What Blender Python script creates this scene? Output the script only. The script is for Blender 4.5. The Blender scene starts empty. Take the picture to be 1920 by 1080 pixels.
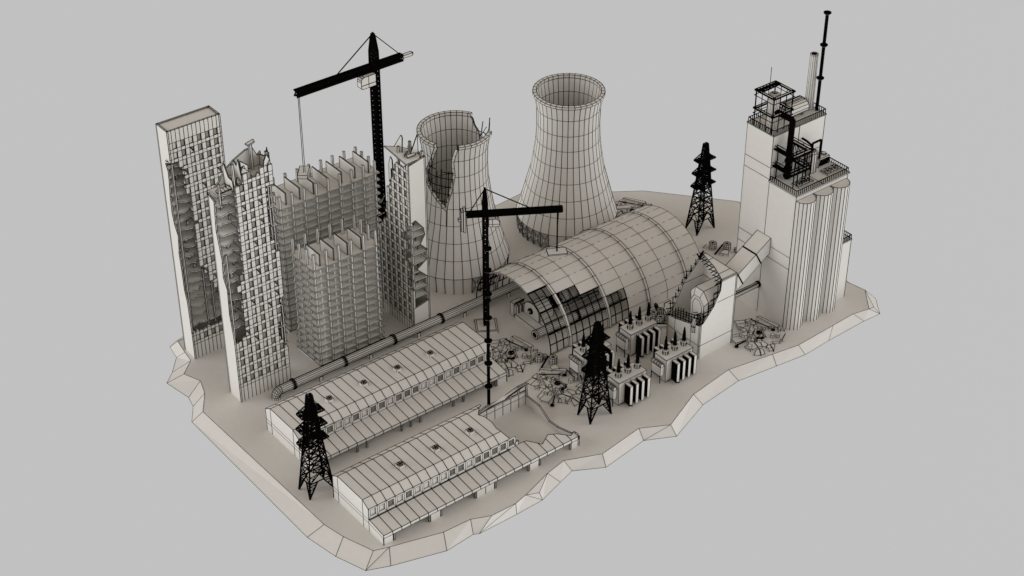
import bpy, math, random
from mathutils import Vector, Matrix
R = math.radians
random.seed(7)
scene = bpy.context.scene
COL = scene.collection
PI = math.pi

# ---------------------------------------------------------------- materials
def clay(name, rgb, rough=0.85, amt=0.05, scale=0.6):
    m = bpy.data.materials.new(name); m.use_nodes = True
    nt = m.node_tree; b = nt.nodes['Principled BSDF']
    b.inputs['Roughness'].default_value = rough
    b.inputs['Specular IOR Level'].default_value = 0.15 if rgb[0] > .1 else 0.0
    tc = nt.nodes.new('ShaderNodeTexCoord'); n = nt.nodes.new('ShaderNodeTexNoise')
    n.inputs['Scale'].default_value = scale; n.inputs['Detail'].default_value = 4
    r = nt.nodes.new('ShaderNodeValToRGB')
    r.color_ramp.elements[0].position = 0.3; r.color_ramp.elements[1].position = 0.7
    lo = [c * (1 - amt) for c in rgb]
    r.color_ramp.elements[0].color = (*lo, 1); r.color_ramp.elements[1].color = (*rgb, 1)
    nt.links.new(tc.outputs['Object'], n.inputs['Vector'])
    nt.links.new(n.outputs['Fac'], r.inputs['Fac'])
    nt.links.new(r.outputs['Color'], b.inputs['Base Color'])
    return m
CLAY = clay('plain_clay', (0.80, 0.795, 0.775), 0.9, 0.03)
PANE = clay('dull_pane', (0.36, 0.35, 0.33))
INK = clay('black_lines', (0.004, 0.0037, 0.0033), 1.0, 0.2)
BLACK = clay('black_steel', (0.003, 0.003, 0.003), 1.0, 0.3, 3.0)

# ---------------------------------------------------------------- mesh builder
W0 = 0.09
class MB:
    """collects clay faces (slot 0), black faces (slot 1) and the thin dark line running along every face edge"""
    def __init__(s): s.v = []; s.f = []; s.m = []; s.nw = []; s.lines = []
    def face(s, pts, mat=0, wire=True):
        n = len(s.v); s.v += [tuple(p) for p in pts]; s.f.append(tuple(range(n, n + len(pts)))); s.m.append(mat); s.nw.append(not wire)
    def poly(s, pts, faces, mat=0, wire=True):
        n = len(s.v); s.v += [tuple(p) for p in pts]
        for f in faces: s.f.append(tuple(n + i for i in f)); s.m.append(mat); s.nw.append(not wire)
    def box(s, x0, y0, z0, x1, y1, z1, mat=0, wire=True, M=None):
        p = [(x0,y0,z0),(x1,y0,z0),(x1,y1,z0),(x0,y1,z0),(x0,y0,z1),(x1,y0,z1),(x1,y1,z1),(x0,y1,z1)]
        if M is not None: p = [M @ Vector(q) for q in p]
        s.poly(p, [(0,3,2,1),(4,5,6,7),(0,1,5,4),(1,2,6,5),(2,3,7,6),(3,0,4,7)], mat, wire)
    def bar(s, a, b, w, mat=1, wire=False, h=None):
        a = Vector(a); b = Vector(b); d = b - a
        if d.length < 1e-6: return
        d.normalize(); up = Vector((0,0,1)) if abs(d.z) < 0.95 else Vector((1,0,0))
        u = d.cross(up).normalized() * (w/2); v = u.cross(d).normalized() * ((h or w)/2)
        p = [a-u-v, a+u-v, a+u+v, a-u+v, b-u-v, b+u-v, b+u+v, b-u+v]
        s.poly(p, [(0,3,2,1),(4,5,6,7),(0,1,5,4),(1,2,6,5),(2,3,7,6),(3,0,4,7)], mat, wire)
    def tube(s, a, b, r0, r1=None, n=12, mat=0, wire=True, caps=True):
        r1 = r0 if r1 is None else r1
        a = Vector(a); b = Vector(b); d = (b-a).normalized(); up = Vector((0,0,1)) if abs(d.z) < 0.95 else Vector((1,0,0))
        u = d.cross(up).normalized(); v = u.cross(d).normalized()
        p = []
        for c, r in ((a, r0), (b, r1)):
            for i in range(n):
                t = 2*PI*i/n; p.append(c + u*math.cos(t)*r + v*math.sin(t)*r)
        fs = [(i, (i+1) % n, n+(i+1) % n, n+i) for i in range(n)]
        if caps: fs += [tuple(reversed(range(n))), tuple(range(n, 2*n))]
        s.poly(p, fs, mat, wire)
    def lathe(s, c, prof, n=16, mat=0, wire=True):
        p = [(c[0]+r*math.cos(2*PI*i/n), c[1]+r*math.sin(2*PI*i/n), c[2]+z) for r, z in prof for i in range(n)]
        fs = [(k*n+i, k*n+(i+1) % n, (k+1)*n+(i+1) % n, (k+1)*n+i) for k in range(len(prof)-1) for i in range(n)]
        s.poly(p, fs, mat, wire)
    def prism(s, pts, off, mat=0, wire=True):
        """planar polygon pushed along off"""
        pts = [Vector(p) for p in pts]; off = Vector(off); n = len(pts)
        s.poly(pts + [p+off for p in pts], [tuple(range(n)), tuple(reversed(range(n, 2*n)))] +
               [((i+1) % n, i, n+i, n+(i+1) % n) for i in range(n)], mat, wire)
    def line(s, a, b): s.lines.append((tuple(a), tuple(b)))
    def build(s, name, parent=None, w=None, flat=True):
        w = W0 if w is None else w
        if w > 0:
            seen = set(s.lines) if False else set(); seg = list(s.lines)
            for f, nw, mt in zip(s.f, s.nw, s.m):
                if nw or mt == 1: continue
                for i in range(len(f)):
                    a = s.v[f[i]]; b = s.v[f[(i+1) % len(f)]]
                    ka = (round(a[0], 2), round(a[1], 2), round(a[2], 2)); kb = (round(b[0], 2), round(b[1], 2), round(b[2], 2))
                    k = (ka, kb) if ka < kb else (kb, ka)
                    if ka == kb or k in seen: continue
                    seen.add(k); seg.append((a, b))
            V = s.v; F = s.f; M = s.m
            for a, b in seg:
                a = Vector(a); b = Vector(b); d = b-a
                if d.length < 1e-4: continue
                d.normalize(); up = Vector((0,0,1)) if abs(d.z) < 0.9 else Vector((1,0,0))
                u = d.cross(up).normalized(); v = u.cross(d)
                n = len(V)
                for c in (a, b):
                    for t in (0.5236, 2.618, 4.712):
                        V.append(tuple(c + (u*math.cos(t) + v*math.sin(t))*w))
                F += [(n, n+1, n+4, n+3), (n+1, n+2, n+5, n+4), (n+2, n, n+3, n+5)]; M += [1, 1, 1]
        me = bpy.data.meshes.new(name); me.from_pydata(s.v, [], s.f)
        me.materials.append(CLAY); me.materials.append(INK); me.materials.append(PANE); me.materials.append(BLACK)
        me.polygons.foreach_set('material_index', [0 if m == 0 else m for m in s.m]); me.update()
        o = bpy.data.objects.new(name, me); COL.objects.link(o)
        if parent is not None: o.parent = parent
        return o

def thing(name, label, cat, loc=(0,0,0), group=None, rz=0):
    o = bpy.data.objects.new(name, None); COL.objects.link(o); o.empty_display_size = 1
    o.location = loc; o.rotation_euler = (0,0,rz); o['label'] = label; o['category'] = cat
    if group: o['group'] = group
    return o
def tag(o, label, cat, group=None, kind=None):
    o['label'] = label; o['category'] = cat
    if group: o['group'] = group
    if kind: o['kind'] = kind
    return o
def dup(o, parent=None, keep=True):
    c = o.copy(); COL.objects.link(c)
    if parent is not None: c.parent = parent
    for ch in [k for k in bpy.data.objects if k.parent == o]: dup(ch, c)
    return c
def inside(p, poly):
    x, y = p; r = False; n = len(poly)
    for i in range(n):
        x0, y0 = poly[i]; x1, y1 = poly[i-1]
        if (y0 > y) != (y1 > y) and x < (x1-x0)*(y-y0)/(y1-y0)+x0: r = not r
    return r

# ---------------------------------------------------------------- ground slab
def ground():
    top = [(147.4,315.0),(145.5,314.8),(144.7,310.0),(144.2,306.3),(140.4,302.8),(142.1,298.2),(140.6,293.6),(136.9,288.0),(138.0,240.1),(139.1,234.6),(141.6,227.4),
           (144.8,226.3),(156.1,223.1),(162.8,222.8),(167.0,221.0),(173.2,220.9),(176.5,221.7),(184.5,224.3),(189.9,225.4),(197.9,222.0),(209.9,223.7),(216.3,220.3),
           (227.7,225.2),(240.3,227.0),(252.5,225.0),(259.8,223.8),(272.0,224.3),(279.3,224.6),(283.8,223.7),(289.0,229.8),(288.1,235.1),(290.5,255.0),
           (293.0,278.5),(276.9,297.9),(269.5,303.0),(250.0,317.0),(241.9,316.3),(232.0,319.5),(214.0,322.0),(190.0,320.5),(170.0,319.0),(156.0,318.0)]
    bot = [(146.6,318.2),(144.4,317.1),(143.6,312.5),(140.0,308.0),(137.0,305.2),(138.3,297.4),(137.5,293.9),(134.5,289.2),(134.5,241.4),(136.0,233.0),(138.5,225.8),
           (143.3,223.8),(154.9,220.4),(162.1,221.0),(163.2,220.4),(173.0,220.3),(180.1,220.5),(186.7,222.6),(191.0,223.9),(197.6,220.3),(210.0,222.1),(216.8,218.7),
           (229.0,223.3),(241.6,224.8),(252.5,223.4),(261.0,222.4),(269.4,222.9),(281.9,223.2),(287.2,222.9),(291.2,228.0),(291.0,236.0),(293.5,255.0),
           (295.5,280.0),(278.5,299.9),(271.0,305.5),(251.0,319.5),(242.0,318.8),(232.0,322.0),(214.0,324.5),(190.0,323.0),(170.0,321.5),(155.0,320.5)]
    m = MB(); n = len(top); Zb = -2.5
    m.face([(x,y,0) for x,y in top]); m.face([(x,y,Zb) for x,y in reversed(bot)])
    for i in range(n):
        j = (i+1) % n; a = top[i]; b = top[j]; c = bot[j]; d = bot[i]
        A=(*a,0); B=(*b,0); Cc=(*c,Zb); D=(*d,Zb)
        if i in (10, 14, 20, 29): m.face((B,A,D)); m.face((B,D,Cc))
        elif i in (16, 28):
            e = tuple(p*.35+q*.25+r*.4 for p, q, r in zip(A, B, D)); e = (e[0], e[1]-.5, e[2])
            m.face((B,A,e)); m.face((A,D,e)); m.face((D,Cc,B,e))
        else: m.face((B,A,D,Cc))
    o = m.build('ground', w=0.065); o['kind'] = 'structure'
ground()

# ---------------------------------------------------------------- ruined tower blocks
NS = 13; TOPZ = 60.5
def levels():
    z = [-0.8, 4.04]
    for k in range(21, -1, -1):
        zt = 57.5-2.43*k; z += [zt-1.6, zt] if k < 22 else []
    # merge: spandrel bottom 4.04, window bottom, window top...
    return z + [TOPZ]
LV = levels()
def tower_block(label, origin, axis, zoff, width, depth, brk, side_poly, cut_floors, seed, roof=True, side_back=None, top_clip=None):
    """origin = front corner on the ground, axis 'X': the window front faces -Y and runs along X; 'Y': it faces -X and runs along Y"""
    rnd = random.Random(seed)
    T = thing('tower_block', label, 'tower', (origin[0], origin[1], 0), 'ruined tower blocks')
    if axis == 'X': P = lambda u, d, z: (u, d, z+zoff)
    else: P = lambda u, d, z: (d, u, z+zoff)
    st = width/NS; t = 0.35
    m = MB(); keep = {}
    us = [i*st for i in range(NS+1)]
    nr = len(LV)-1; wins = []
    for i in range(NS):
        for j in range(nr):
            z0, z1 = LV[j], LV[j+1]; c = ((us[i]+us[i+1])/2, (z0+z1)/2)
            k = not inside(c, brk)
            isw = (i % 2 == 1) and j >= 2 and j < nr-1 and (j % 2 == 0)
            if k and isw: wins.append((i, j)); keep[i, j] = 'w'
            elif k: keep[i, j] = 'c'
            else:
                co = [(us[i],z0),(us[i+1],z0),(us[i+1],z1),(us[i],z1)]
                out = [q for q in co if not inside(q, brk)]
                keep[i, j] = None
                if len(out) == 3 or (len(out) == 2 and rnd.random() < .5):
                    if len(out) == 2: out.append(((us[i]+us[i+1])/2, (z0+z1)/2))
                    m.prism([P(u, 0, z) for u, z in out], Vector(P(0, t, 0))-Vector(P(0, 0, 0)))
    for (i, j), k in keep.items():
        if k != 'c': continue
        a, b, z0, z1 = us[i], us[i+1], LV[j], LV[j+1]
        jag = 0
        m.face([P(a,0,z0), P(b,0,z0), P(b,0,z1), P(a,0,z1)])
        m.face([P(b,t,z0), P(a,t,z0), P(a,t,z1), P(b,t,z1)], 0, False)
        for di, dj, q in ((-1,0,(a,z0,a,z1)), (1,0,(b,z0,b,z1)), (0,-1,(a,z0,b,z0)), (0,1,(a,z1,b,z1))):
            if keep.get((i+di, j+dj)) != 'c':
                if (i == 0 and di == -1) or (i == NS-1 and di == 1): m.face([P(q[0],.01,q[1]), P(q[2],.01,q[3]), P(q[2],t,q[3]), P(q[0],t,q[1])], 0, False)
                else: m.face([P(q[0],0,q[1]), P(q[2],0,q[3]), P(q[2],t,q[3]), P(q[0],t,q[1])], 0, keep.get((i+di, j+dj)) != 'w')
    m.build('facade', T, .08)
    # windows: pane set back in its opening; some panes pale, some grey, some broken
    protos = {}
    for i, j in wins[:]:
        r = rnd.random(); kind = 2 if r < .62 else (0 if r < .93 else 5)
        h = round(LV[j+1]-LV[j], 2)
        if kind not in protos:
            w = MB(); a, b = .05, st-.05
            q = Vector(P(0, .05, 0))-Vector(P(0, 0, 0))
            if kind == 5:
                w.prism([P(a,.2,0.03), P(b,.2,0.03), P(a+.1,.2,h-.3)], q, 0); w.prism([P(b,.2,0.3), P(b,.2,h-.05), P(a+.3,.2,h-.05)], q, 2)
            else:
                w.prism([P(a,.22,.03), P(b,.22,.03), P(b,.22,h-.03), P(a,.22,h-.03)], q, kind)
                f = Vector(P(b-.12, .18, 0)); w.poly([P(b-.1,.12,.03),P(b,.12,.03),P(b,.12,h-.03),P(b-.1,.12,h-.03)],[(0,1,2,3)],1,False)
            o = w.build('window', T, 0.05)
            for v in o.data.vertices: v.co.z -= zoff
            protos[kind] = o
        else:
            o = protos[kind].copy(); COL.objects.link(o); o.parent = T
        o.location = (us[i] if axis == 'X' else 0, 0 if axis == 'X' else us[i], LV[j]+zoff)
    # side wall facing the camera's other side, back wall, far wall
    s = MB(); off = Vector(P(t, 0, 0))-Vector(P(0, 0, 0))
    s.prism([P(-.006, d+.006, z) for d, z in side_poly], off); s.build('side_wall', T)
    s = MB(); bt = TOPZ if roof else top_clip
    bp = side_back or [(0,-.8),(width,-.8),(width,bt),(0,bt)]
    s.prism([P(min(max(u,.004),width-.004), depth, z) for u, z in bp], Vector(P(0,-t,0))-Vector(P(0,0,0))); s.build('back_wall', T)
    s = MB(); ft = (TOPZ if roof else top_clip-1.5)
    if axis == 'X' and not roof: fp = [(0,-.8),(depth,-.8),(depth,ft),(depth*.5,ft-1),(0,52.6)] if False else [(.4,-.8),(depth-.4,-.8),(depth-.4,ft),(1.2,ft)]
    else: fp = [(0,-.8),(depth,-.8),(depth,bt),(0,bt)]
    s.prism([P(width+.006, d+.006, z) for d, z in fp], Vector(P(-t,0,0))-Vector(P(0,0,0))); s.build('end_wall', T)
    # floors with broken fronts where the wall is gone
    for k, (z, u0, u1, f0) in enumerate(cut_floors):
        pts = []; u = u0
        while u < u1-.01:
            pts.append((u, f0+rnd.choice((0,.1,.3,.6,1.0))*(1 if u > .9 else .2))); u += rnd.uniform(.8, 1.5)
        pts.append((u1, f0+.3)); pts += [(u1, depth-t-.02), (u0, depth-t-.02)]
        s = MB(); s.prism([P(a, d, z) for a, d in pts], (0,0,-.28))
        if rnd.random() < .7:
            a = rnd.uniform(u0+1.2, max(u0+1.3, u1-1)); d = rnd.uniform(1.8, 3.2)
            s.prism([P(a,d,z+.05), P(a+rnd.uniform(.5,1.1),d+.2,z+.3), P(a+.5,d+rnd.uniform(.5,1),z+.9)], (0,.12,.05))
        if rnd.random() < .5:
            a = rnd.uniform(u0+.8, u1-.6); s.bar(P(a,depth-.6,z-.28), P(a,depth-.6,z-1.1), .09)
        s.build('floor_slab', T, .065)
    return T, P

# A: tall intact top, corner torn open
brkA = [(-1,52.6),(2.3,52.5),(2.9,50.3),(2.9,45.4),(3.9,43.6),(4.2,41.5),(3.7,39.6),(4.6,35.8),(3.8,33.1),(4.0,30.6),(4.1,26.9),(4.0,25.0),(5.3,22.4),(6.2,20.4),(7.0,18.1),(7.7,17.0),(8.6,14.2),(9.6,12.5),(10.2,7.4),(-1,7.4)]
sideA = [(0,-.8),(4.7,-.8),(4.7,60.5),(0,60.5),(0,52.8),(2.4,51.8),(1.6,50.1),(1.7,47.8),(2.2,43.3),(2.3,39.1),(1.8,36.3),(.7,33.8),(1.1,30.3),(1.4,28.9),(1.1,24.1),(1.0,19.0),(.3,16.0),(.12,10.5),(0,7.4)]
fl = []
z = 51.2
ends = {0:2.6}
def uend(z, brk):
    us = [u for u, zz in brk if u > 0 and abs(zz-z) < 3]
    return (max(us) if us else 3)+.6
while z > 8: fl.append((z, .1, min(uend(z, brkA), 12.6), .45)); z -= 2.35
TA, PA = tower_block('tallest ruined tower block at the far left, its flat parapet roof still intact', (145.3,306.2), 'X', 0, 13.05, 4.7, brkA, sideA, fl, 3)
m = MB()
for a, b, c, d in ((0,0,13.05,.35),(0,4.35,13.05,4.7),(0,.35,.35,4.35),(12.7,.35,13.05,4.35)): pass
m.box(.35,.35,60.0,12.7,4.35,60.3); m.build('roof', TA)
m = MB(); m.box(.35,.35,7.4,.7,.7,52.4); m.build('column', TA)
m = MB(); m.box(4.7,.5,7.4,5.0,.8,23.2); m.build('column', TA)
m = MB(); m.box(6.5,.5,7.4,6.8,.8,19.0); m.build('column', TA)
m = MB()
m.prism([(.1,.3,52.5),(2.3,.5,52.4),(2.6,3.6,51.4),(.3,2.6,51.6)], (0,0,-.15)); m.prism([(-.5,1.2,53.2),(.4,.4,52.2),(.3,2.4,51.9)], (.1,0,-.1))
m.build('hanging_slab', TA)

# B: broken top, standing in front
brkB = [(-1,70),(-1,16.2),(2.1,16.2),(2.9,18.5),(3.9,19.9),(2.6,20.8),(2.9,27.3),(2.2,30.5),(3.7,33.1),(4.1,35.6),(3.7,40.2),(4.0,43.9),(3.9,47.9),(3.9,51.3),(4.0,54.4),(5.9,55.4),(6.1,56.5),(7.1,57.2),(8.9,56.3),(9.6,55.5),(10.7,57.8),(12.4,57.0),(12.9,58.9),(13.1,52.7),(11.3,52.6),(11.2,44.5),(11.4,40.1),(12.1,37.8),(12.3,37.1),(13.15,33.1),(13.15,27.4),(12.5,21.5),(11.8,18.6),(11.4,13.8),(12.1,10.2),(13.3,9.7),(14,9.7),(14,70)]
sideB = [(0,-.8),(4.8,-.8),(4.8,52.7),(2.3,52.0),(2.6,48.2),(2.8,44.5),(2.0,39.9),(1.6,37.7),(1.9,33.0),(.7,30.5),(.95,23.8),(0,16.7)]
fl = []
z = 53.9
k = 0
while z > 17.5:
    fl.append((z, .1, 4.3 if z > 33 else 3.6, .5)); z -= 2.43
for zz in (52.0, 49.6, 47.2, 44.7, 42.3, 39.9, 37.4, 18.0, 15.6, 13.2, 10.7): fl.append((zz, 10.9, 13.5, .1))
TB, PB = tower_block('ruined tower block with shattered roof, standing in front of the tallest one', (145.4,285.65), 'X', 0, 13.2, 4.8, brkB, sideB, fl, 5, roof=False,
    side_back=[(0,-.8),(13.2,-.8),(13.2,58.5),(12.4,57.8),(11.3,60.2),(9.6,60.0),(6.6,58.6),(5.5,57.8),(4.4,57.2),(3.0,55.0),(1.4,53.6),(0,52.8)], top_clip=58.5)
def colm(T, x, y, z0, z1, w=.36):
    m = MB(); m.box(x, y, z0, x+w, y+w, z1); return m.build('column', T)
colm(TB, .3, .35, 16.4, 39.4); colm(TB, .3, .3, 52.0, 57.0); colm(TB, 4.1, .6, 52.7, 60.2, .42); colm(TB, 11.9, .5, 37.5, 52.4); colm(TB, 12.1, .4, 9.7, 22.2)
colm(TB, 6.6, .7, 54, 58.9, .42); colm(TB, 10.2, 3.4, 55, 61.8, .5); colm(TB, 12.3, .6, 55, 60.4, .5)
m = MB()
m.prism([(4.0,.6,53.9),(4.0,4.4,53.9),(4.0,4.4,58.9),(4.0,3.9,58.6),(4.0,2.6,56.4),(4.0,.9,56.2)], (.22,0,0)); m.build('inner_wall', TB)
m = MB(); m.prism([(6.1,.4,55.2),(6.1,3.6,55.2),(6.1,3.6,59.2),(6.1,2.4,58.4),(6.1,1.6,60.4)], (.22,0,0)); m.build('inner_wall', TB)
m = MB(); m.prism([(5.0,.35,55.4),(12.9,.35,55.4),(12.9,4.4,55.4),(5.0,4.4,55.4)], (0,0,-.25)); m.build('floor_slab', TB)
m = MB(); m.prism([(10.9,.35,55.4),(13.0,.35,55.4),(13.0,.35,58.4),(12.3,.35,60.0),(11.6,.35,58.6)], (0,.2,0)); m.prism([(12.8,.4,55.4),(12.8,4.4,55.4),(12.8,4.4,58.0),(12.8,2.6,58.4),(12.8,.5,60.2)], (.2,0,0)); m.build('inner_wall', TB)
m = MB(); m.prism([(6.2,.6,55.4),(8.8,.5,55.4),(8.4,.5,56.2),(7.2,.5,58.2),(6.4,.6,58.8)], (0,.2,0)); m.build('inner_wall', TB)
m = MB(); m.prism([(9.6,3.0,61.9),(11.2,3.0,62.3),(11.4,3.9,62.4),(9.4,3.8,62.0)], (0,0,-.25)); m.prism([(6.0,.3,57.2),(7.6,.3,57.4),(8.0,.9,58.6),(6.4,1.2,60.0)], (.1,.2,0))
m.prism([(12.2,.3,57.0),(12.9,.3,58.6),(13.0,1.2,61.0),(12.4,.6,60.2)], (.1,.2,0)); m.prism([(4.3,.5,54.2),(6.2,.8,55.0),(5.6,1.6,56.2)], (0,.15,0)); m.build('broken_slab', TB)
m = MB()
for a in range(5):
    x = .6+a*.75; m.prism([(x,1.0+.3*a,54.0),(x+1.0,1.2,54.15),(x+.8,2.4,54.6),(x-.1,2.0,54.4)], (0,0,.14))
m.build('rubble', TB)

# C: turned, window front to the left, blank wall to the right
ZC = -1.5
def cz(p): return [(u, z-ZC) for u, z in p]
brkC = cz([(-1,30.5),(1.6,30.3),(2.6,28.2),(2.9,26.8),(1.9,24.4),(2.7,22.0),(2.8,20.2),(1.0,17.6),(2.0,15.0),(.5,12.6),(.5,9.6),(-.5,7.5),(-1,7.5)])
topC = cz([(-1,46),(.6,45.6),(2.0,45.2),(3.6,44.7),(5.0,44.3),(6.2,43.6),(6.8,41.0),(7.0,40.0),(8.4,37.0),(8.9,35.2),(9.5,32.0),(10.3,26.5),(11.9,24.6),(14,23),(14,70),(-1,70)])
sideC = [(0,-.8)]+cz([])+[(4.6,-.8)]+cz([(4.6,8.0),(0,7.0)])
brk2 = brkC[:]
# combine the two holes by a thin bridge outside the wall
comb = [(-1,7.5-ZC)]+[p for p in reversed(brkC[1:-1])]+[(-1,30.5-ZC)] 
fl = []
for zz in (28.9,27.0,24.6,22.1,19.6,17.2,14.9,12.5,10.1): fl.append((zz-ZC, .05, 2.9, .2))
def tb_c():
    T, P = tower_block('ruined tower block beside the cracked cooling tower, with a blank white wall on its right', (191.4,283.0), 'Y', ZC, 13.2, 4.6,
        brkC+[(-1.5,7.5-ZC),(-1.5,71),(-1,71)]+[(14,70)]+[(14,24-ZC)]+[p for p in reversed(topC[:-3])]+[(-1.2,46-ZC),(-1.2,30.5-ZC)], sideC, fl, 9, roof=False,
        side_back=[(0,-.8),(13.2,-.8),(13.2,22),(11,24),(9.5,28),(8.6,34),(7.2,40),(6.2,48.5),(4,48.6),(0,48.5)], top_clip=21.5)
    o = MB()
    up = [(0,30.8),(1.3,31.3),(3.5,28.5),(3.8,26.5),(2.5,24.3),(4.3,22.4),(4.6,22.0),(4.6,47.0),(1.8,46.4),(0,46.0)]
    o.prism([(d+.006, -.006, z) for d, z in up], (0,.35,0)); o.build('side_wall', T)
    o = MB(); o.prism([(4.6,0,19.9),(1.4,0,17.7),(4.6,0,14.5)], (0,.35,0)); o.build('side_wall', T)
    for x, y, a, b in ((.35,.35,7.2,31.2),(3.9,.35,8.2,16.4),(4.0,.35,20.5,24.0),(.3,7.2,40,48.6),(.4,4.6,43,48.8),(2.8,3.4,44,49.8),(4.0,.5,44,48.2)): colm(T, x, y, a, b, .42) if y < 7 else None
    o = MB(); o.prism([(-.6,8.6,47.6),(-.5,.2,46.6),(3.2,.4,46.6),(4.2,1.2,46.8),(3.4,4.8,47.2),(1.8,6.2,47.6)], (0,0,-.22)); o.build('floor_slab', T)
    o = MB(); o.prism([(1.2,4.2,47.2),(1.2,7.4,47.2),(1.2,4.4,51.6),(1.2,3.9,51.2)], (.15,0,0)); o.prism([(2.2,2.4,47.0),(4.4,2.4,47.0),(4.3,2.4,51.6)], (0,.15,0)); o.build('inner_wall', T)
    o = MB(); o.prism([(0,6.4,40.5),(0,8.0,38.4),(0,7.9,43.0),(0,7.2,45.2),(0,6.5,44.6)], (.15,0,0)); o.build('inner_wall', T)
    o = MB(); o.prism([(1.0,1.6,47.0),(3.2,1.6,47.1),(3.2,2.0,47.3),(1.0,2.2,47.3)], (0,0,.2)); o.prism([(.6,2.4,47.2),(2.0,3.6,47.3),(2.2,3.2,47.5)], (0,0,.2))
    o.prism([(-.2,10.6,33.0),(-1.0,11.4,31.2),(.4,12.4,30.6),(.5,11.0,33.0)], (.1,0,-.3)); o.prism([(-.4,11.0,28.4),(-.9,12.6,27.0),(.4,13.0,27.0),(.5,11.4,28.2)], (.1,0,-.3)); o.build('broken_slab', T)
tb_c()

# ---------------------------------------------------------------- bare concrete frames
def frame(label, x0, y0, x1, y1, pitch, n, colx, coly, wallx, wally, colh, wallh, inset=0.0):
    T = thing('unfinished_building', label, 'building', (x0, y0, 0), 'unfinished concrete frame buildings')
    W, D = x1-x0, y1-y0
    m = MB(); m.box(0, 0, -.12, W, D, .3)
    m.build('floor_slab', T)
    for k in range(1, n+1):
        m = MB(); m.box(0, 0, k*pitch-.2, W, D, k*pitch); m.build('floor_slab', T, .062)
    top = n*pitch
    for x in colx:
        for y in coly:
            if x in (colx[0], colx[-1]) or y in (coly[0], coly[-1]):
                m = MB(); s = .23
                for k in range(n):
                    m.poly([(x-x0-s,y-y0-s,k*pitch+(.3 if k == 0 else 0)),(x-x0+s,y-y0-s,k*pitch+(.3 if k == 0 else 0)),(x-x0+s,y-y0+s,k*pitch+(.3 if k == 0 else 0)),(x-x0-s,y-y0+s,k*pitch+(.3 if k == 0 else 0)),
                            (x-x0-s,y-y0-s,(k+1)*pitch-.2),(x-x0+s,y-y0-s,(k+1)*pitch-.2),(x-x0+s,y-y0+s,(k+1)*pitch-.2),(x-x0-s,y-y0+s,(k+1)*pitch-.2)],
                           [(0,1,5,4),(1,2,6,5),(2,3,7,6),(3,0,4,7)])
                m.box(x-x0-s, y-y0-s, top, x-x0+s, y-y0+s, top+colh); m.build('column', T, .062)
    for x in wallx:
        m = MB(); m.box(x-x0-.11, wally[0]-y0, top, x-x0+.11, wally[1]-y0, top+wallh); m.build('shear_wall', T)
        for yy in (wally[0]-y0, wally[1]-y0):      # thin piers standing on the open floors
            m = MB()
            for k in range(n): m.box(x-x0-.12, yy-.12, k*pitch+(.3 if k == 0 else 0), x-x0+.12, yy+.12, (k+1)*pitch-.2, 0, False)
            m.line((x-x0,yy-.12,0),(x-x0,yy-.12,.1)); m.build('pier', T, .04)
    return T
frame('larger unfinished concrete frame building behind, with a crane load hanging above it', 168.3,301.5,195.8,311.0,1.897,18,
      [168.75+3.24*k for k in range(9)], [301.95,304.4,307.3,309.9], [170.9,174.6,178.3,182.1,186.0,189.7,193.5], (302.8,309.1), 3.3, 3.0)
frame('smaller unfinished concrete frame building, standing in front of the larger one', 166.5,285.6,184.6,295.4,1.907,14,
      [167.05+3.32*k for k in range(6)], [286.0,288.9,291.9,294.6], [169.0,172.7,176.4,180.1], (286.6,291.9), 4.1, 3.1)

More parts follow.
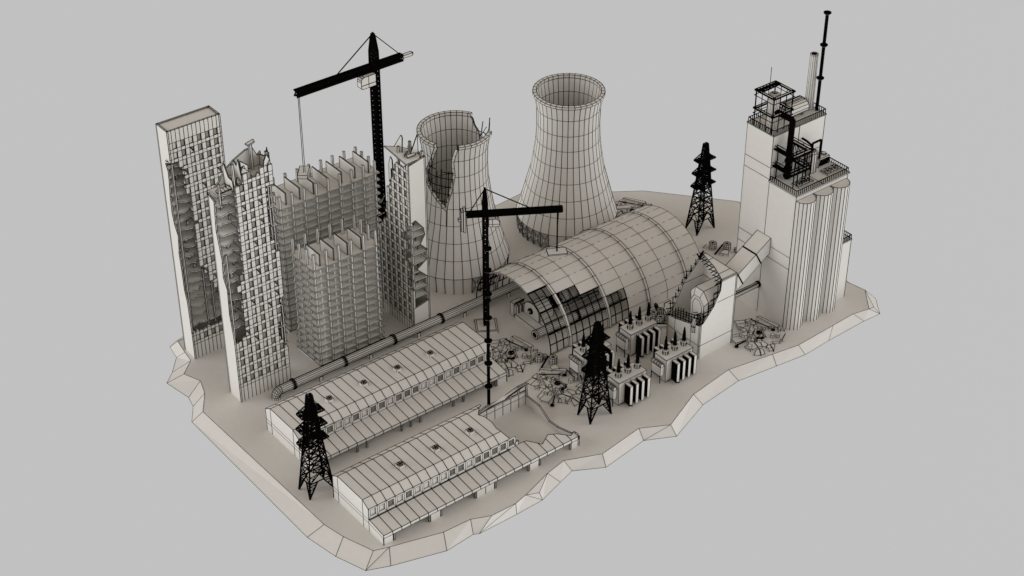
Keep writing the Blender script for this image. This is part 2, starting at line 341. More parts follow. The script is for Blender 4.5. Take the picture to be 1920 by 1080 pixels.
# ---------------------------------------------------------------- cooling towers
PROF = [(4.6,13.0),(9.0,11.65),(13.3,10.5),(17.6,9.35),(22.0,8.6),(26.3,8.05),(30.5,7.85),(34.9,7.95),(38.4,8.5)]
def RZ(z):
    for (z0,r0),(z1,r1) in zip(PROF, PROF[1:]):
        if z <= z1: return r0+(r1-r0)*(z-z0)/(z1-z0)
    return PROF[-1][1]
def pl(tab, z):
    if z <= tab[0][0]: return tab[0][1]
    for (a,b),(c,d) in zip(tab, tab[1:]):
        if z <= c: return b+(d-b)*(z-a)/(c-a)
    return tab[-1][1]
def cooling_tower(label, cx, cy, notches, xbrace, rebar=False):
    T = thing('cooling_tower', label, 'cooling tower', (cx, cy, 0), 'cooling towers')
    N = 36; st = 360/N; t = .35
    def pt(th, z, off=0.): r = RZ(z)-off; return (r*math.cos(R(th)), r*math.sin(R(th)), z)
    m = MB(); rims = [MB()]; rim = rims[0]
    # for every notch: [zmin, left(z), right(z)]  angles growing
    for i in range(N):
        a0, a1 = i*st, (i+1)*st
        for (z0,_),(z1,_) in zip(PROF, PROF[1:]):
            pieces = [(lambda z: a0, lambda z: a1)]
            brk = [z0, z1]
            polys = []
            hit = None
            for nt in notches:
                zmin, L, Rr = nt
                lo = min(v for _, v in L+Rr); hi = max(v for _, v in L+Rr)
                if z1 > zmin and a1 > lo and a0 < hi: hit = nt
            if hit is None: polys = [[(a0,z0),(a1,z0),(a1,z1),(a0,z1)]]
            else:
                zmin, L, Rr = hit
                zs = sorted(set([z0, z1]+[z for z, _ in L+Rr if z0 < z < z1]+([zmin] if z0 < zmin < z1 else [])+[z0+(z1-z0)*k/12 for k in range(1, 12)]))
                for tab, side in ((L, 0), (Rr, 1)):
                    A = []; B = []
                    for z in zs:
                        e = pl(tab, z) if z > zmin else tab[0][1]
                        if side == 0: A.append((a0, z)); B.append((max(a0, min(a1, e)), z))
                        else: A.append((max(a0, min(a1, e)), z)); B.append((a1, z))
                    # cut into runs with positive width
                    run = []
                    for k, z in enumerate(zs):
                        if B[k][0]-A[k][0] > .01: run.append(k)
                    if not run: continue
                    lo, hi = max(0, run[0]-1), min(len(zs)-1, run[-1]+1)
                    ks = list(range(lo, hi+1))
                    def simp(c):
                        out = [c[0]]
                        for k in range(1, len(c)-1):
                            (x0,y0),(x1,y1),(x2,y2) = out[-1], c[k], c[k+1]
                            if abs((x1-x0)*(y2-y0)-(x2-x0)*(y1-y0)) > .02: out.append(c[k])
                        out.append(c[-1]); return out
                    lc = simp([A[k] for k in ks]); rc = simp([B[k] for k in ks])
                    pol = rc+lc[::-1]; q = []
                    for p in pol:
                        if not q or (abs(p[0]-q[-1][0])+abs(p[1]-q[-1][1])) > .01: q.append(p)
                    if abs(q[0][0]-q[-1][0])+abs(q[0][1]-q[-1][1]) < .01: q.pop()
                    if len(q) >= 3: polys.append(q)
            for p in polys:
                m.face([pt(a, z) for a, z in p]); m.face([pt(a, z, t) for a, z in reversed(p)])
        # rim
        ok = True; c0, c1 = a0, a1
        for zmin, L, Rr in notches:
            lo, hi = pl(L, 39), pl(Rr, 39)
            if lo <= a0 and a1 <= hi: ok = False
            elif a0 < lo < a1 : c1 = lo
            elif a0 < hi < a1: c0 = hi
        if not ok and rims[-1].f: rims.append(MB())
        rim = rims[-1]
        if ok:
            ring = [(8.5,38.4),(8.95,38.65),(8.95,39.25),(8.05,39.3),(8.05,38.5)]
            P0 = [(r*math.cos(R(c0)), r*math.sin(R(c0)), z) for r, z in ring]; P1 = [(r*math.cos(R(c1)), r*math.sin(R(c1)), z) for r, z in ring]
            for k in range(4): rim.face([P0[k], P1[k], P1[k+1], P0[k+1]])
            if c0 != a0 or c1 != a1: rim.face(P0); rim.face(P1)
            if c1 != a1: rims.append(MB())
    for zmin, L, Rr in notches:     # thickness of the broken edge
        for tab in (L, Rr):
            q = [(z, a) for z, a in tab if z <= 38.6]
            zz = []
            for (z0,a0),(z1,a1) in zip(q, q[1:]):
                n = 2
                for k in range(n): zz.append((z0+(z1-z0)*k/n, a0+(a1-a0)*k/n))
            zz.append(q[-1]); pts_ = None
            for (z0,a0),(z1,a1) in zip(zz, zz[1:]):
                sg = 1 if tab is L else -1; other = Rr if tab is L else L
                def inn(a_, z_):
                    g_ = abs(pl(other, z_)-a_); return a_+sg*min(g_*.45, random.uniform(3.6, 5.2))
                b0_ = inn(a0, z0) if not pts_ else pts_; b1_ = inn(a1, z1); pts_ = b1_
                m.face([pt(a0,z0,-.04), pt(a1,z1,-.04), pt(b1_,z1,t+.15), pt(b0_,z0,t+.15)])
    m.build('shell', T)
    for q in rims:
        if q.f: q.build('rim', T)
    m = MB()
    for i in range(N):
        a = i*st
        p0 = (13.0*math.cos(R(a)), 13.0*math.sin(R(a)), 4.6); p1 = (12.6*math.cos(R(a)), 12.6*math.sin(R(a)), -.3)
    post = None
    for i in range(N):
        a = i*st; m = MB()
        f = lambda da, z: ((12.6+.4*z/4.6)*math.cos(R(da)), (12.6+.4*z/4.6)*math.sin(R(da)), z)
        if post is None:
            m.bar(f(0,-.3), f(0,4.6), .14, 1); post = m.build('support_post', T, .05)
            o = post
        else:
            o = post.copy(); COL.objects.link(o); o.parent = T
        o.rotation_euler = (0,0,R(a))
    pn = None
    for i in range(N):
        if i in xbrace or not (min(xbrace) > 20 and 14 <= i <= 24 or min(xbrace) < 20 and 21 <= i <= 33): continue
        if pn is None:
            m = MB(); f = lambda da, z: ((12.5+.4*z/4.6)*math.cos(R(da)), (12.5+.4*z/4.6)*math.sin(R(da)), z)
            m.face([f(0,-.3),f(st,-.3),f(st,4.6),f(0,4.6)], 0, False); m.face([f(0,4.6),f(st,4.6),f(st,-.3),f(0,-.3)][::1], 0, False) if False else None
            pn = m.build('base_panel', T, 0); o = pn
        else:
            o = pn.copy(); COL.objects.link(o); o.parent = T
        o.rotation_euler = (0,0,R(i*st))
    br = None
    for i in xbrace:
        a = i*st
        if br is None:
            m = MB(); f = lambda da, z: ((12.62+.4*z/4.6)*math.cos(R(da)), (12.62+.4*z/4.6)*math.sin(R(da)), z)
            c = f(st/2, 2.5)
            for da, z in ((0.4,0),(st-.4,0),(0.4,4.5),(st-.4,4.5)):
                m.bar(f(da,z), c, .2, 0, True)
            m.bar(f(st/2,1.9), f(st/2,3.1), .55, 0, True)
            br = m.build('support_brace', T, .06); o = br
        else:
            o = br.copy(); COL.objects.link(o); o.parent = T
        o.rotation_euler = (0,0,R(a))
    if rebar:
        m = MB(); zmin, L, Rr = notches[0]
        def q(a, z): r = RZ(z)-.18; return (r*math.cos(R(a)), r*math.sin(R(a)), z)
        for z, x0, x1 in ((32.0,0,.35),(31.6,.62,1),(29.9,0,1),(27.7,0,1),(25.7,0,1),(23.7,.1,1)):
            a0, a1 = pl(L, z), pl(Rr, z)
            s0, s1 = a0+(a1-a0)*x0, a0+(a1-a0)*x1; n = 5
            for k in range(n): m.bar(q(s0+(s1-s0)*k/n, z), q(s0+(s1-s0)*(k+1)/n, z), .15, 1)
        for a, z0, z1 in ((177,27,31),(183.5,25.8,33.5),(190,25.1,36),(200,24.2,31.5),(210,22.6,32.3),(222,23.8,32),(229,27.5,30)):
            m.bar(q(a, z0), q(a, z1), .15, 1)
        m.build('reinforcing_bars', T)
        m = MB()
        for a, z0, z1 in ((318,37.6,41.3),(323,37,42.2),(330,36,40)): m.bar(q(a, z0), (RZ(38)*math.cos(R(a)), RZ(38)*math.sin(R(a)), z1), .17, 1)
        m.bar(q(358,35), q(345,38), .12, 1); m.bar(q(10,35.6), q(338,36.6), .12, 1); m.bar(q(330,36), q(352,36.2), .12, 1); m.build('bent_bars', T)
    return T
cooling_tower('whole cooling tower with an unbroken round rim, behind the arched hall', 250.05, 297.95, [], list(range(15,21)))
L = [(21.3,219.0),(23.0,207.0),(25.2,189.0),(26.9,176.3),(29.1,167.6),(34.2,187.0),(38.4,200.0),(39.4,203.0)]
Rr = [(21.3,219.2),(23.7,222.0),(27.3,229.0),(31.0,234.0),(34.7,232.0),(38.4,239.0),(39.4,239.5)]
L2 = [(34.0,350.0),(36.0,332.0),(38.4,315.0),(39.4,314.0)]; R2 = [(34.0,350.2),(35.0,363.0),(36.5,376.0),(38.4,384.0),(39.4,386.0)]
# the rear gap crosses 0 degrees: describe it as two notches
def clampt(tab, lo, hi, sh=0): return [(z, max(lo, min(hi, a+sh))) for z, a in tab]
cooling_tower('cracked cooling tower with a deep jagged split in its shell', 216.4, 299.9,
    [(21.3, L, Rr), (34.0, clampt(L2, 0, 360), clampt(R2, 0, 360)), (34.6, [(34.6,0),(39.4,0)], clampt([(z, a) for z, a in R2], 0, 400, -360))], list(range(25,29)), True)

# ---------------------------------------------------------------- warehouses
def fan(parent, x, y, z, s=1.5, h=.7, name='roof_fan'):
    m = MB(); a = s/2
    m.box(x-a, y-a, z, x+a, y+a, z+h)
    o = m.build(name, parent, .05)
    m = MB(); r = s*.42
    m2 = MB()
    n = 14
    for i in range(n):
        t0, t1 = 2*PI*i/n, 2*PI*(i+1)/n
        m2.bar((x+r*math.cos(t0), y+r*math.sin(t0), z+h+.08), (x+r*math.cos(t1), y+r*math.sin(t1), z+h+.08), .1, 1)
    for i in range(5):
        t0 = 2*PI*i/5+.3
        m2.bar((x, y, z+h+.06), (x+r*math.cos(t0), y+r*math.sin(t0), z+h+.06), .22, 1, False, .05)
    m2.tube((x,y,z+h), (x,y,z+h+.2), .18, .18, 8, 1, False)
    m2.build('fan_blades', o)
    return o
def warehouse(label, X0, X1, Yb, fans, hole=False, panels=(), posts=()):
    T = thing('warehouse', label, 'warehouse', (X0, Yb, 0), 'long warehouses with canopies')
    Lx = X1-X0; n = round(Lx/2.29); bay = Lx/n
    sec = [(-.05,6.0),(-2.1,7.2),(-11.35,7.2),(-13.4,6.0)]     # roof section, y relative to the back wall
    yc = -13.4; yf = -18.7
    end = 35.6 if hole else Lx
    # roof
    m = MB(); nx = int(round(end/bay)) if hole else n
    for i in range(nx):
        a, b = i*bay, (i+1)*bay
        if hole and i == nx-1:
            m.face([(a,sec[0][0],6.0),(b+1.5,sec[0][0],6.0),(b+1.0,sec[1][0],7.2),(a,sec[1][0],7.2)])
            m.face([(a,sec[1][0],7.2),(b+1.0,sec[1][0],7.2),(b-.6,-3.9,7.2),(b+.1,-5.4,7.2),(b+.2,-7.6,7.2),(b-.3,-10.0,7.2),(b-.2,sec[2][0],7.2),(a,sec[2][0],7.2)])
            m.face([(a,sec[2][0],7.2),(b-.2,sec[2][0],7.2),(b+.7,sec[3][0],6.0),(a,sec[3][0],6.0)])
        else:
            for (y0,z0),(y1,z1) in zip(sec, sec[1:]): m.face([(a,y0,z0),(b,y0,z0),(b,y1,z1),(a,y1,z1)])
    if hole:
        m.face([(end,-.05,6.0),(end+3.0,-.05,6.0),(end+2.2,-1.4,6.8),(end+.6,-2.1,7.2)])
    m.build('roof', T)
    m = MB()   # underside of the roof, inside
    for (y0,z0),(y1,z1) in zip(sec, sec[1:]): m.face([(.1,y0,z0-.18),(.1,y1,z1-.18),(end-.6,y1,z1-.18),(end-.6,y0,z0-.18)], 0, False)
    m.build('ceiling', T, 0)
    def endwall(x, o=-1):
        m = MB(); g = .012
        ys = [-.05,-2.1,-11.35,-13.4]
        # upper panels, a band, the base
        up = lambda a, b: [(x,a[0],3.2),(x,b[0],3.2),(x,b[0],b[1]),(x,a[0],a[1])]
        for a, b in zip(sec, sec[1:]): m.face(up(a, b)); m.face([(x,a[0],2.3),(x,b[0],2.3),(x,b[0],3.2),(x,a[0],3.2)]); m.face([(x,a[0],-.5),(x,b[0],-.5),(x,b[0],2.3),(x,a[0],2.3)])
        m.face([(x,yc,2.3),(x,yf,1.85),(x,yf,2.65),(x,yc,3.3)]); m.face([(x,yc,-.5),(x,yf,-.5),(x,yf,1.85),(x,yc,2.3)])
        return m
    endwall(0).build('end_wall', T)
    if not hole: endwall(Lx).build('end_wall', T)
    else:
        m = MB()
        ed = [(-.2,5.9),(-.6,2.6),(-5.0,2.5),(-8.6,.4),(-11.5,.6),(-16.0,1.9),(-17.6,3.0),(-18.7,2.7)]
        m.prism([(Lx-.35,y,z) for y, z in [(-.2,-.3)]+ed+[(-18.7,-.3)]], (.35,0,0))
        m.build('end_wall', T)
    # clerestory wall with windows
    wn = n if not hole else int(35.9/bay)+1
    m = MB(); t = .3
    zb, zt = 3.3, 6.0; w0, w1, h0, h1 = .45, bay-.45, 4.0, 5.55
    for i in range(wn):
        a = i*bay; b = a+bay
        O = [(a,zb),(b,zb),(b,zt),(a,zt)]; I = [(a+w0,h0),(a+w1,h0),(a+w1,h1),(a+w0,h1)]
        for k in range(4):
            q = (k+1) % 4
            m.face([(O[k][0],yc,O[k][1]),(O[q][0],yc,O[q][1]),(I[q][0],yc,I[q][1]),(I[k][0],yc,I[k][1])])
            m.face([(I[k][0],yc,I[k][1]),(I[q][0],yc,I[q][1]),(I[q][0],yc+t,I[q][1]),(I[k][0],yc+t,I[k][1])])
        m.line((a,yc-.01,zb),(a,yc-.01,zt))
    m.build('clerestory_wall', T, .052)
    pr = {}
    for i in range(wn):
        a = i*bay; k = 2 if random.random() < .62 else 0
        if k not in pr:
            m = MB(); m.prism([(w0,yc+.22,h0),(w1,yc+.22,h0),(w1,yc+.22,h1),(w0,yc+.22,h1)], (0,.06,0), k)
            if k == 2:
                for q in range(1, 5): m.line((w0+(w1-w0)*q/5,yc+.2,h0),(w0+(w1-w0)*q/5,yc+.2,h1))
            pr[k] = o = m.build('window', T, .035)
        else: o = pr[k].copy(); COL.objects.link(o); o.parent = T
        o.location.x = a
    # back wall
    m = MB()
    if not hole:
        for i in range(n): m.face([(i*bay,-.05,-.4),((i+1)*bay,-.05,-.4),((i+1)*bay,-.05,6),(i*bay,-.05,6)])
    else:
        for i in range(n):
            a, b = i*bay, (i+1)*bay
            for zz0, zz1 in ((-.4,2.4),(2.4,3.6)):
                m.face([(a,-.2,zz0),(b,-.2,zz0),(b,-.2,zz1),(a,-.2,zz1)])
            if a < 36: m.face([(a,-.2,3.6),(b,-.2,3.6),(b,-.2,6),(a,-.2,6)])
        m.face([(0,-.05,-.4),(Lx,-.05,-.4),(Lx,-.05,3.6),(0,-.05,3.6)], 0, False)
        prof = [(34.3,6.0),(37.5,3.9),(40.2,4.5),(41.2,4.6),(44.8,4.5),(46.0,5.1),(49.2,5.9),(51.5,5.9)]
        m.prism([(35.6,-.2,3.6)]+[(x,-.2,3.9) for x, z in prof[1:]]+[(51.5,-.2,3.6)], (0,.15,0))
        xs = [p[0] for p in prof]
        for i in range(int(37.5/bay), n):   # jambs between the back windows
            a = i*bay
            zt = pl(prof, a)
            m.box(a-.22, -.2, 3.9, a+.22, -.05, zt-.3)
        m.prism([(x,-.3,z-.35) for x, z in prof]+[(x,-.3,z) for x, z in reversed(prof)], (0,.4,0))
        m.prism([(x,-.3,z+.01) for x, z in prof]+[(x,-1.0,z+.25) for x, z in reversed(prof)], (0,0,.06))
    m.build('back_wall', T)
    # canopy
    m = MB()
    for i in range(n):
        a, b = i*bay, (i+1)*bay
        if hole and a > 37.4:
            jag = [(37.4,-13.4),(38.5,-13.2),(41.0,-13.5),(43.2,-16.2),(46.0,-14.6),(48.0,-15.6),(50.0,-17.6),(51.6,-16.9)]
            xs = [a]+[x for x, _ in jag if a < x < b]+[b]
            tp = [(x, pl(jag, x)) for x in xs]
            zz = lambda y: 2.65+(y-yf)*(3.3-2.65)/(yc-yf)
            m.face([(a,yf,2.65),(b,yf,2.65)]+[(x,y,zz(y)) for x, y in reversed(tp)])
            for (xa,ya),(xb,yb) in zip(tp, tp[1:]): m.face([(xa,ya,zz(ya)),(xb,yb,zz(yb)),(xb,yb,zz(yb)-.3),(xa,ya,zz(ya)-.3)])
        else: m.face([(a,yc,3.3),(a,yf,2.65),(b,yf,2.65),(b,yc,3.3)])
        m.face([(a,yf,2.65),(b,yf,2.65),(b,yf,1.85),(a,yf,1.85)])
        m.face([(a,yf+.15,1.85),(b,yf+.15,1.85),(b,yf+.15,2.5),(a,yf+.15,2.5)], 0, False)
    m.build('canopy', T)
    for a, b in panels:
        m = MB(); k = max(1, round((b-a)/bay))
        for q in range(k):
            c, d = a+(b-a)*q/k, a+(b-a)*(q+1)/k
            m.face([(c,yf+.02,-.3),(d,yf+.02,-.3),(d,yf+.02,1.85),(c,yf+.02,1.85)])
        m.box(a, yf+.05, -.3, b, yf+.3, 1.85, 0, False)
        m.build('wall_panel', T)
    for x in posts:
        m = MB(); m.box(x-.14, yf+.02, -.1, x+.14, yf+.3, 1.86); m.build('post', T)
    m = MB(); m.face([(.1,yc-.3,-.2),(Lx-.4,yc-.3,-.2),(Lx-.4,yc-.3,3.2 if not hole else 2.0),(.1,yc-.3,3.2 if not hole else 2.0)]); 
    if not hole: m.build('inner_wall', T)
    else:
        m = MB(); m.box(.1,yc-.3,-.2,36.5,yc-.1,3.25); m.build('inner_wall', T)
    if hole:
        m = MB(); m.prism([(35.6,yc,3.3),(36.6,yc,3.3),(36.6,yc,4.6),(36.0,yc,6.0),(35.6,yc,5.2)], (0,.3,0)) if False else None; m.box(37.9,yc+.01,3.32,38.9,yc+.35,4.3); m.build('broken_jamb', T)
    for x, y in fans: fan(T, x-X0, y-Yb, 7.15)
    return T
warehouse('long intact warehouse with four roof fans, next to the pipeline', 145.0, 197.3, 273.7, [(156.8,266.2),(165.9,266.2),(174.9,266.1),(183.9,266.0)],
    False, [(0,2.29),(49.5,52.2)], [11.4,13.9,23.1,25.6,28.1,37.2,40.0,49.2])
warehouse('nearest long warehouse with three roof fans, its far end collapsed and open', 144.2, 195.75, 246.0, [(156.3,238.5),(165.3,238.3),(174.5,238.4)],
    True, [(0,2.3),(11.7,14.2),(23.6,28.3),(37.8,40.3),(49.3,51.5)], [2.6,11.5,14.4,23.4,28.6,37.6,40.6,49.1])

# ---------------------------------------------------------------- pipelines
def pipe_run(name, label, x0, x1, y, z, r, flanges, supports, elbow=False, grp=None):
    T = thing(name, label, 'pipe', (x0, y, 0), grp)
    m = MB(); m.tube((1.2 if elbow else 0,0,z), (x1-x0,0,z), r, r, 14); 
    m.build('pipe_body', T)
    if not elbow:
        m = MB(); m.tube((-.05,0,z), (.4,0,z), r+.14, r+.14, 14, 0, True); m.tube((-.07,0,z), (-.06,0,z), r*.75, r*.75, 12, 1, False); m.build('pipe_end', T)
    if elbow:
        m = MB(); n = 14; rings = []
        for k in range(6):
            t = PI/2*k/5; c = Vector((1.2-1.2*math.sin(t), 0, z-1.2+1.2*math.cos(t))); ax = Vector((-math.sin(t),0,math.cos(t)))
            rings.append([c+ax*r*math.cos(2*PI*i/n)+Vector((0,1,0))*r*math.sin(2*PI*i/n) for i in range(n)])
        for a, b in zip(rings, rings[1:]):
            for i in range(n): m.face([a[i], a[(i+1) % n], b[(i+1) % n], b[i]])
        m.tube((0,0,z-1.2), (0,0,-.4), r, r, n, 0, True, False); m.build('elbow', T)
    for x in flanges:
        m = MB()
        for d in (-.3,.05): m.tube((x-x0+d,0,z), (x-x0+d+.22,0,z), r+.24, r+.24, 14)
        m.tube((x-x0-.1,0,z),(x-x0+.07,0,z),r+.3,r+.3,14,1,False)
        for i in range(14):
            t = 2*PI*i/14; m.bar((x-x0-.45, (r+.1)*math.cos(t), z+(r+.1)*math.sin(t)), (x-x0+.42, (r+.1)*math.cos(t), z+(r+.1)*math.sin(t)), .2)
        m.build('flange', T, .1)
    for x in supports:
        m = MB(); m.box(x-x0, -.85, -.1, x-x0+.85, .85, z-.75); m.build('support_block', T)
    return T
pipe_run('pipeline', 'long pipeline on concrete blocks, bent into the ground behind the intact warehouse', 152.4, 236.0, 282.0, 1.95, 1.0, [157.0,170.8,184.6,198.3,212.0], [163.5,177.2,190.9,204.4,217.7,231.2], True, 'thick pipelines')
pipe_run('pipeline', 'open ended pipe lying along the front side inside the arched hall', 211.8, 238.0, 263.0, 1.95, 1.0, [224.6], [217.3,231.1], False, 'thick pipelines')

# ---------------------------------------------------------------- arched hall
def hall():
    X0, X1 = 211.5, 260.2; yc = 271.0; A, B = 14.5, 13.5
    T = thing('arched_hall', 'huge arched hall with a barrel roof, front partly stripped to a glazing frame', 'hall', (X0, yc, 0))
    P = lambda x, th, k=0.: (x-X0, -(A+k)*math.cos(R(th)), (B+k)*math.sin(R(th)))
    bays = [211.5,217.4,223.6,229.5,235.6,241.8,248.0,254.1,260.2]; low = [292.5,303.75,315.0,326.25,360,360,360,360]
    low = [67.5,56.25,45.0,33.75,0,0,0,0]       # angle (from the front foot) where each bay's roof stops
    st = 11.25
    for k in range(8):
        m = MB(); a, b = bays[k], bays[k+1]; hi = 180-(45 if k == 0 else 33.75 if k < 2 else 0)
        t = low[k]
        while t < hi-.01:
            q = [P(a,180-t-0,0) if False else P(a,t), P(b,t), P(b,t+st), P(a,t+st)]
            m.face(q, 0, False); m.face([Vector(v)*1 for v in [P(a,t+st,-.2),P(b,t+st,-.2),P(b,t,-.2),P(a,t,-.2)]], 0, False)
            # lines: full every other seam, dashed otherwise, as on the sheet joints
            for (tt) in (t, t+st):
                odd = (round(tt/st) % 2) == (k % 2)
                if not odd or tt == low[k]: m.line(P(a,tt,.02), P(b,tt,.02))
                else:
                    for f0, f1 in ((0,.13),(.3,.42),(.62,1)): m.line(P(a+(b-a)*f0,tt,.02), P(a+(b-a)*f1,tt,.02))
            m.line(P(a,t,.02), P(a,t+st,.02)); m.line(P(b,t,.02), P(b,t+st,.02))
            t += st
        m.face([P(a,low[k]),P(b,low[k]),P(b,low[k],-.2),P(a,low[k],-.2)], 0, False)
        if k == 0:
            t = low[0]
            while t < hi-.01: m.face([P(a,t),P(a,t+st),P(a,t+st,-.2),P(a,t,-.2)], 0, False); t += st
        o = m.build('roof_panel', T, .055)
    for x in (217.4,229.5,241.8,254.1):
        m = MB(); w = .38
        for i in range(16):
            t0, t1 = i*st, (i+1)*st
            m.poly([P(x-w,t0,.28),P(x+w,t0,.28),P(x+w,t1,.28),P(x-w,t1,.28),P(x-w,t0,-.3),P(x+w,t0,-.3),P(x+w,t1,-.3),P(x-w,t1,-.3)], [(0,1,2,3),(0,3,7,4),(1,5,6,2),(4,7,6,5)])
        m.build('arch_rib', T)
    # glazing frame on both sides
    for k in range(4):
        for side in (0, 1):
            if side == 1 and k > 2: continue
            a, b = bays[k], bays[k+1]; n = 3
            m = MB(); top = low[k] if side == 0 else (45 if k == 0 else 33.75)
            f = (lambda x, t: P(x,t,-.1)) if side == 0 else (lambda x, t: P(x,180-t,-.1))
            ts = [0]
            while ts[-1] < top-.01: ts.append(ts[-1]+5.625)
            for i in range(n+1):
                x = a+(b-a)*i/n
                for t0, t1 in zip(ts, ts[1:]): m.bar(f(x,t0), f(x,t1), .2, 1)
            for j, t in enumerate(ts):
                if j % 2 == 0 or j == len(ts)-1: m.bar(f(a,t), f(b,t), .2 if j % 4 else .34, 1)
            m.build('glazing_frame', T)
    # low kerb wall
    m = MB(); m.box(0,-14.7,-.1,24,-14.35,.25,0,True); m.build('kerb', T)
hall()
def turbine():
    T = thing('turbine_generator', 'turbine set with a rounded housing and finned drum under the arched hall roof', 'turbine', (214.0, 265.0, 0))
    m = MB(); m.box(0,-.2,-.1,22,8.4,1.1); m.line((2.3,-.2,1.1),(2.3,8.4,1.1)); m.build('plinth', T)
    m = MB()   # rounded housing
    sec = [(2.3,1.1),(2.3,2.8)]+[(4.9+2.6*math.cos(t), 2.8+2.1*math.sin(t)) for t in [PI-PI*k/8 for k in range(1, 8)]]+[(7.5,2.8),(7.5,1.1)]
    m.prism([(2.7,y,z) for y, z in sec], (4.2,0,0))
    m.build('housing', T, .09)
    m = MB(); m.prism([(2.3,y,z) for y, z in [(4.9+(a-4.9)*1.1, 1.1+(b-1.1)*1.06) for a, b in sec]], (.3,0,0)); m.build('end_plate', T, .1)
    m = MB(); m.tube((1.9,5.1,2.9),(2.3,5.1,2.9),.8,.8,12,1,False); m.tube((1.5,5.1,2.9),(1.9,5.1,2.9),.42,.42,10,0,True); m.build('shaft_hub', T)
    m = MB(); m.tube((9.0,3.4,4.5),(14.0,3.4,4.5),1.6,1.6,24)
    for x in (9.0,11.4,13.8): m.tube((x,3.4,4.5),(x+.25,3.4,4.5),1.8,1.8,24)
    for x in (9.6,13.0): m.box(x,2.4,1.1,x+.5,4.4,3.2)
    m.build('finned_drum', T, .07)
    m = MB(); m.tube((7.6,3.6,4.0),(9.0,3.4,4.5),1.1,1.5,12,1,False)
    for i in range(8): m.bar((7.4,3.6+1.3*math.cos(i*.785),4.0+1.3*math.sin(i*.785)),(8.9,3.4+1.8*math.cos(i*.785+.3),4.5+1.8*math.sin(i*.785+.3)),.3)
    m.build('coupling', T)
    m = MB(); m.tube((14.4,3.0,3.2),(23,3.0,3.2),1.0,1.0,12); m.tube((16.5,3.0,3.2),(16.9,3.0,3.2),1.3,1.3,12); m.build('rear_drum', T)
    m = MB(); m.box(9.8,1.8,1.1,18.4,3.0,2.6); m.tube((9.8,1.4,2.6),(20,1.4,2.6),.45,.45,10); m.build('side_duct', T)
    m = MB(); m.box(.2,9.0,.0,3.0,10.4,3.6)
    for i in range(3): m.box(.25+i*.95,8.2,.3,.9+i*.95,9.0,3.3)
    for i in range(9): m.bar((.3+i*.33,8.7,3.6),(.3+i*.33,8.7,4.1),.14,1)
    m.bar((.2,8.7,4.1),(3.2,8.7,4.1),.16,1); m.build('cooler', T)
turbine()

# ---------------------------------------------------------------- lattice helper
def lattice(m, base, top, n, w, diag=True, star=False, mat=1, spec=0.0, zz=None):
    """base/top: four corner points; n panels between them"""
    def q(k, i):
        f = (zz[i] if zz else i/n); return Vector(base[k]).lerp(Vector(top[k]), f)
    N = len(zz)-1 if zz else n
    for k in range(4):
        m.bar(base[k], top[k], w*1.3, mat)
        for i in range(N):
            a, b = q(k,i), q((k+1) % 4, i); c, d = q(k,i+1), q((k+1) % 4, i+1)
            m.bar(c, d, w, mat)
            if diag:
                m.bar(a, d, w*.9, mat); m.bar(b, c, w*.9, mat)
            if star:
                e, f = (a+c)/2, (b+d)/2; g = (a+b+c+d)/4
                m.bar(e, g, w*.7, mat); m.bar(f, g, w*.7, mat)
                m.bar((a+g)/2, (a+c)/2, w*.6, mat); m.bar((b+g)/2, (b+d)/2, w*.6, mat)
def rect(cx, cy, z, hx, hy): return [(cx-hx,cy-hy,z),(cx+hx,cy-hy,z),(cx+hx,cy+hy,z),(cx-hx,cy+hy,z)]

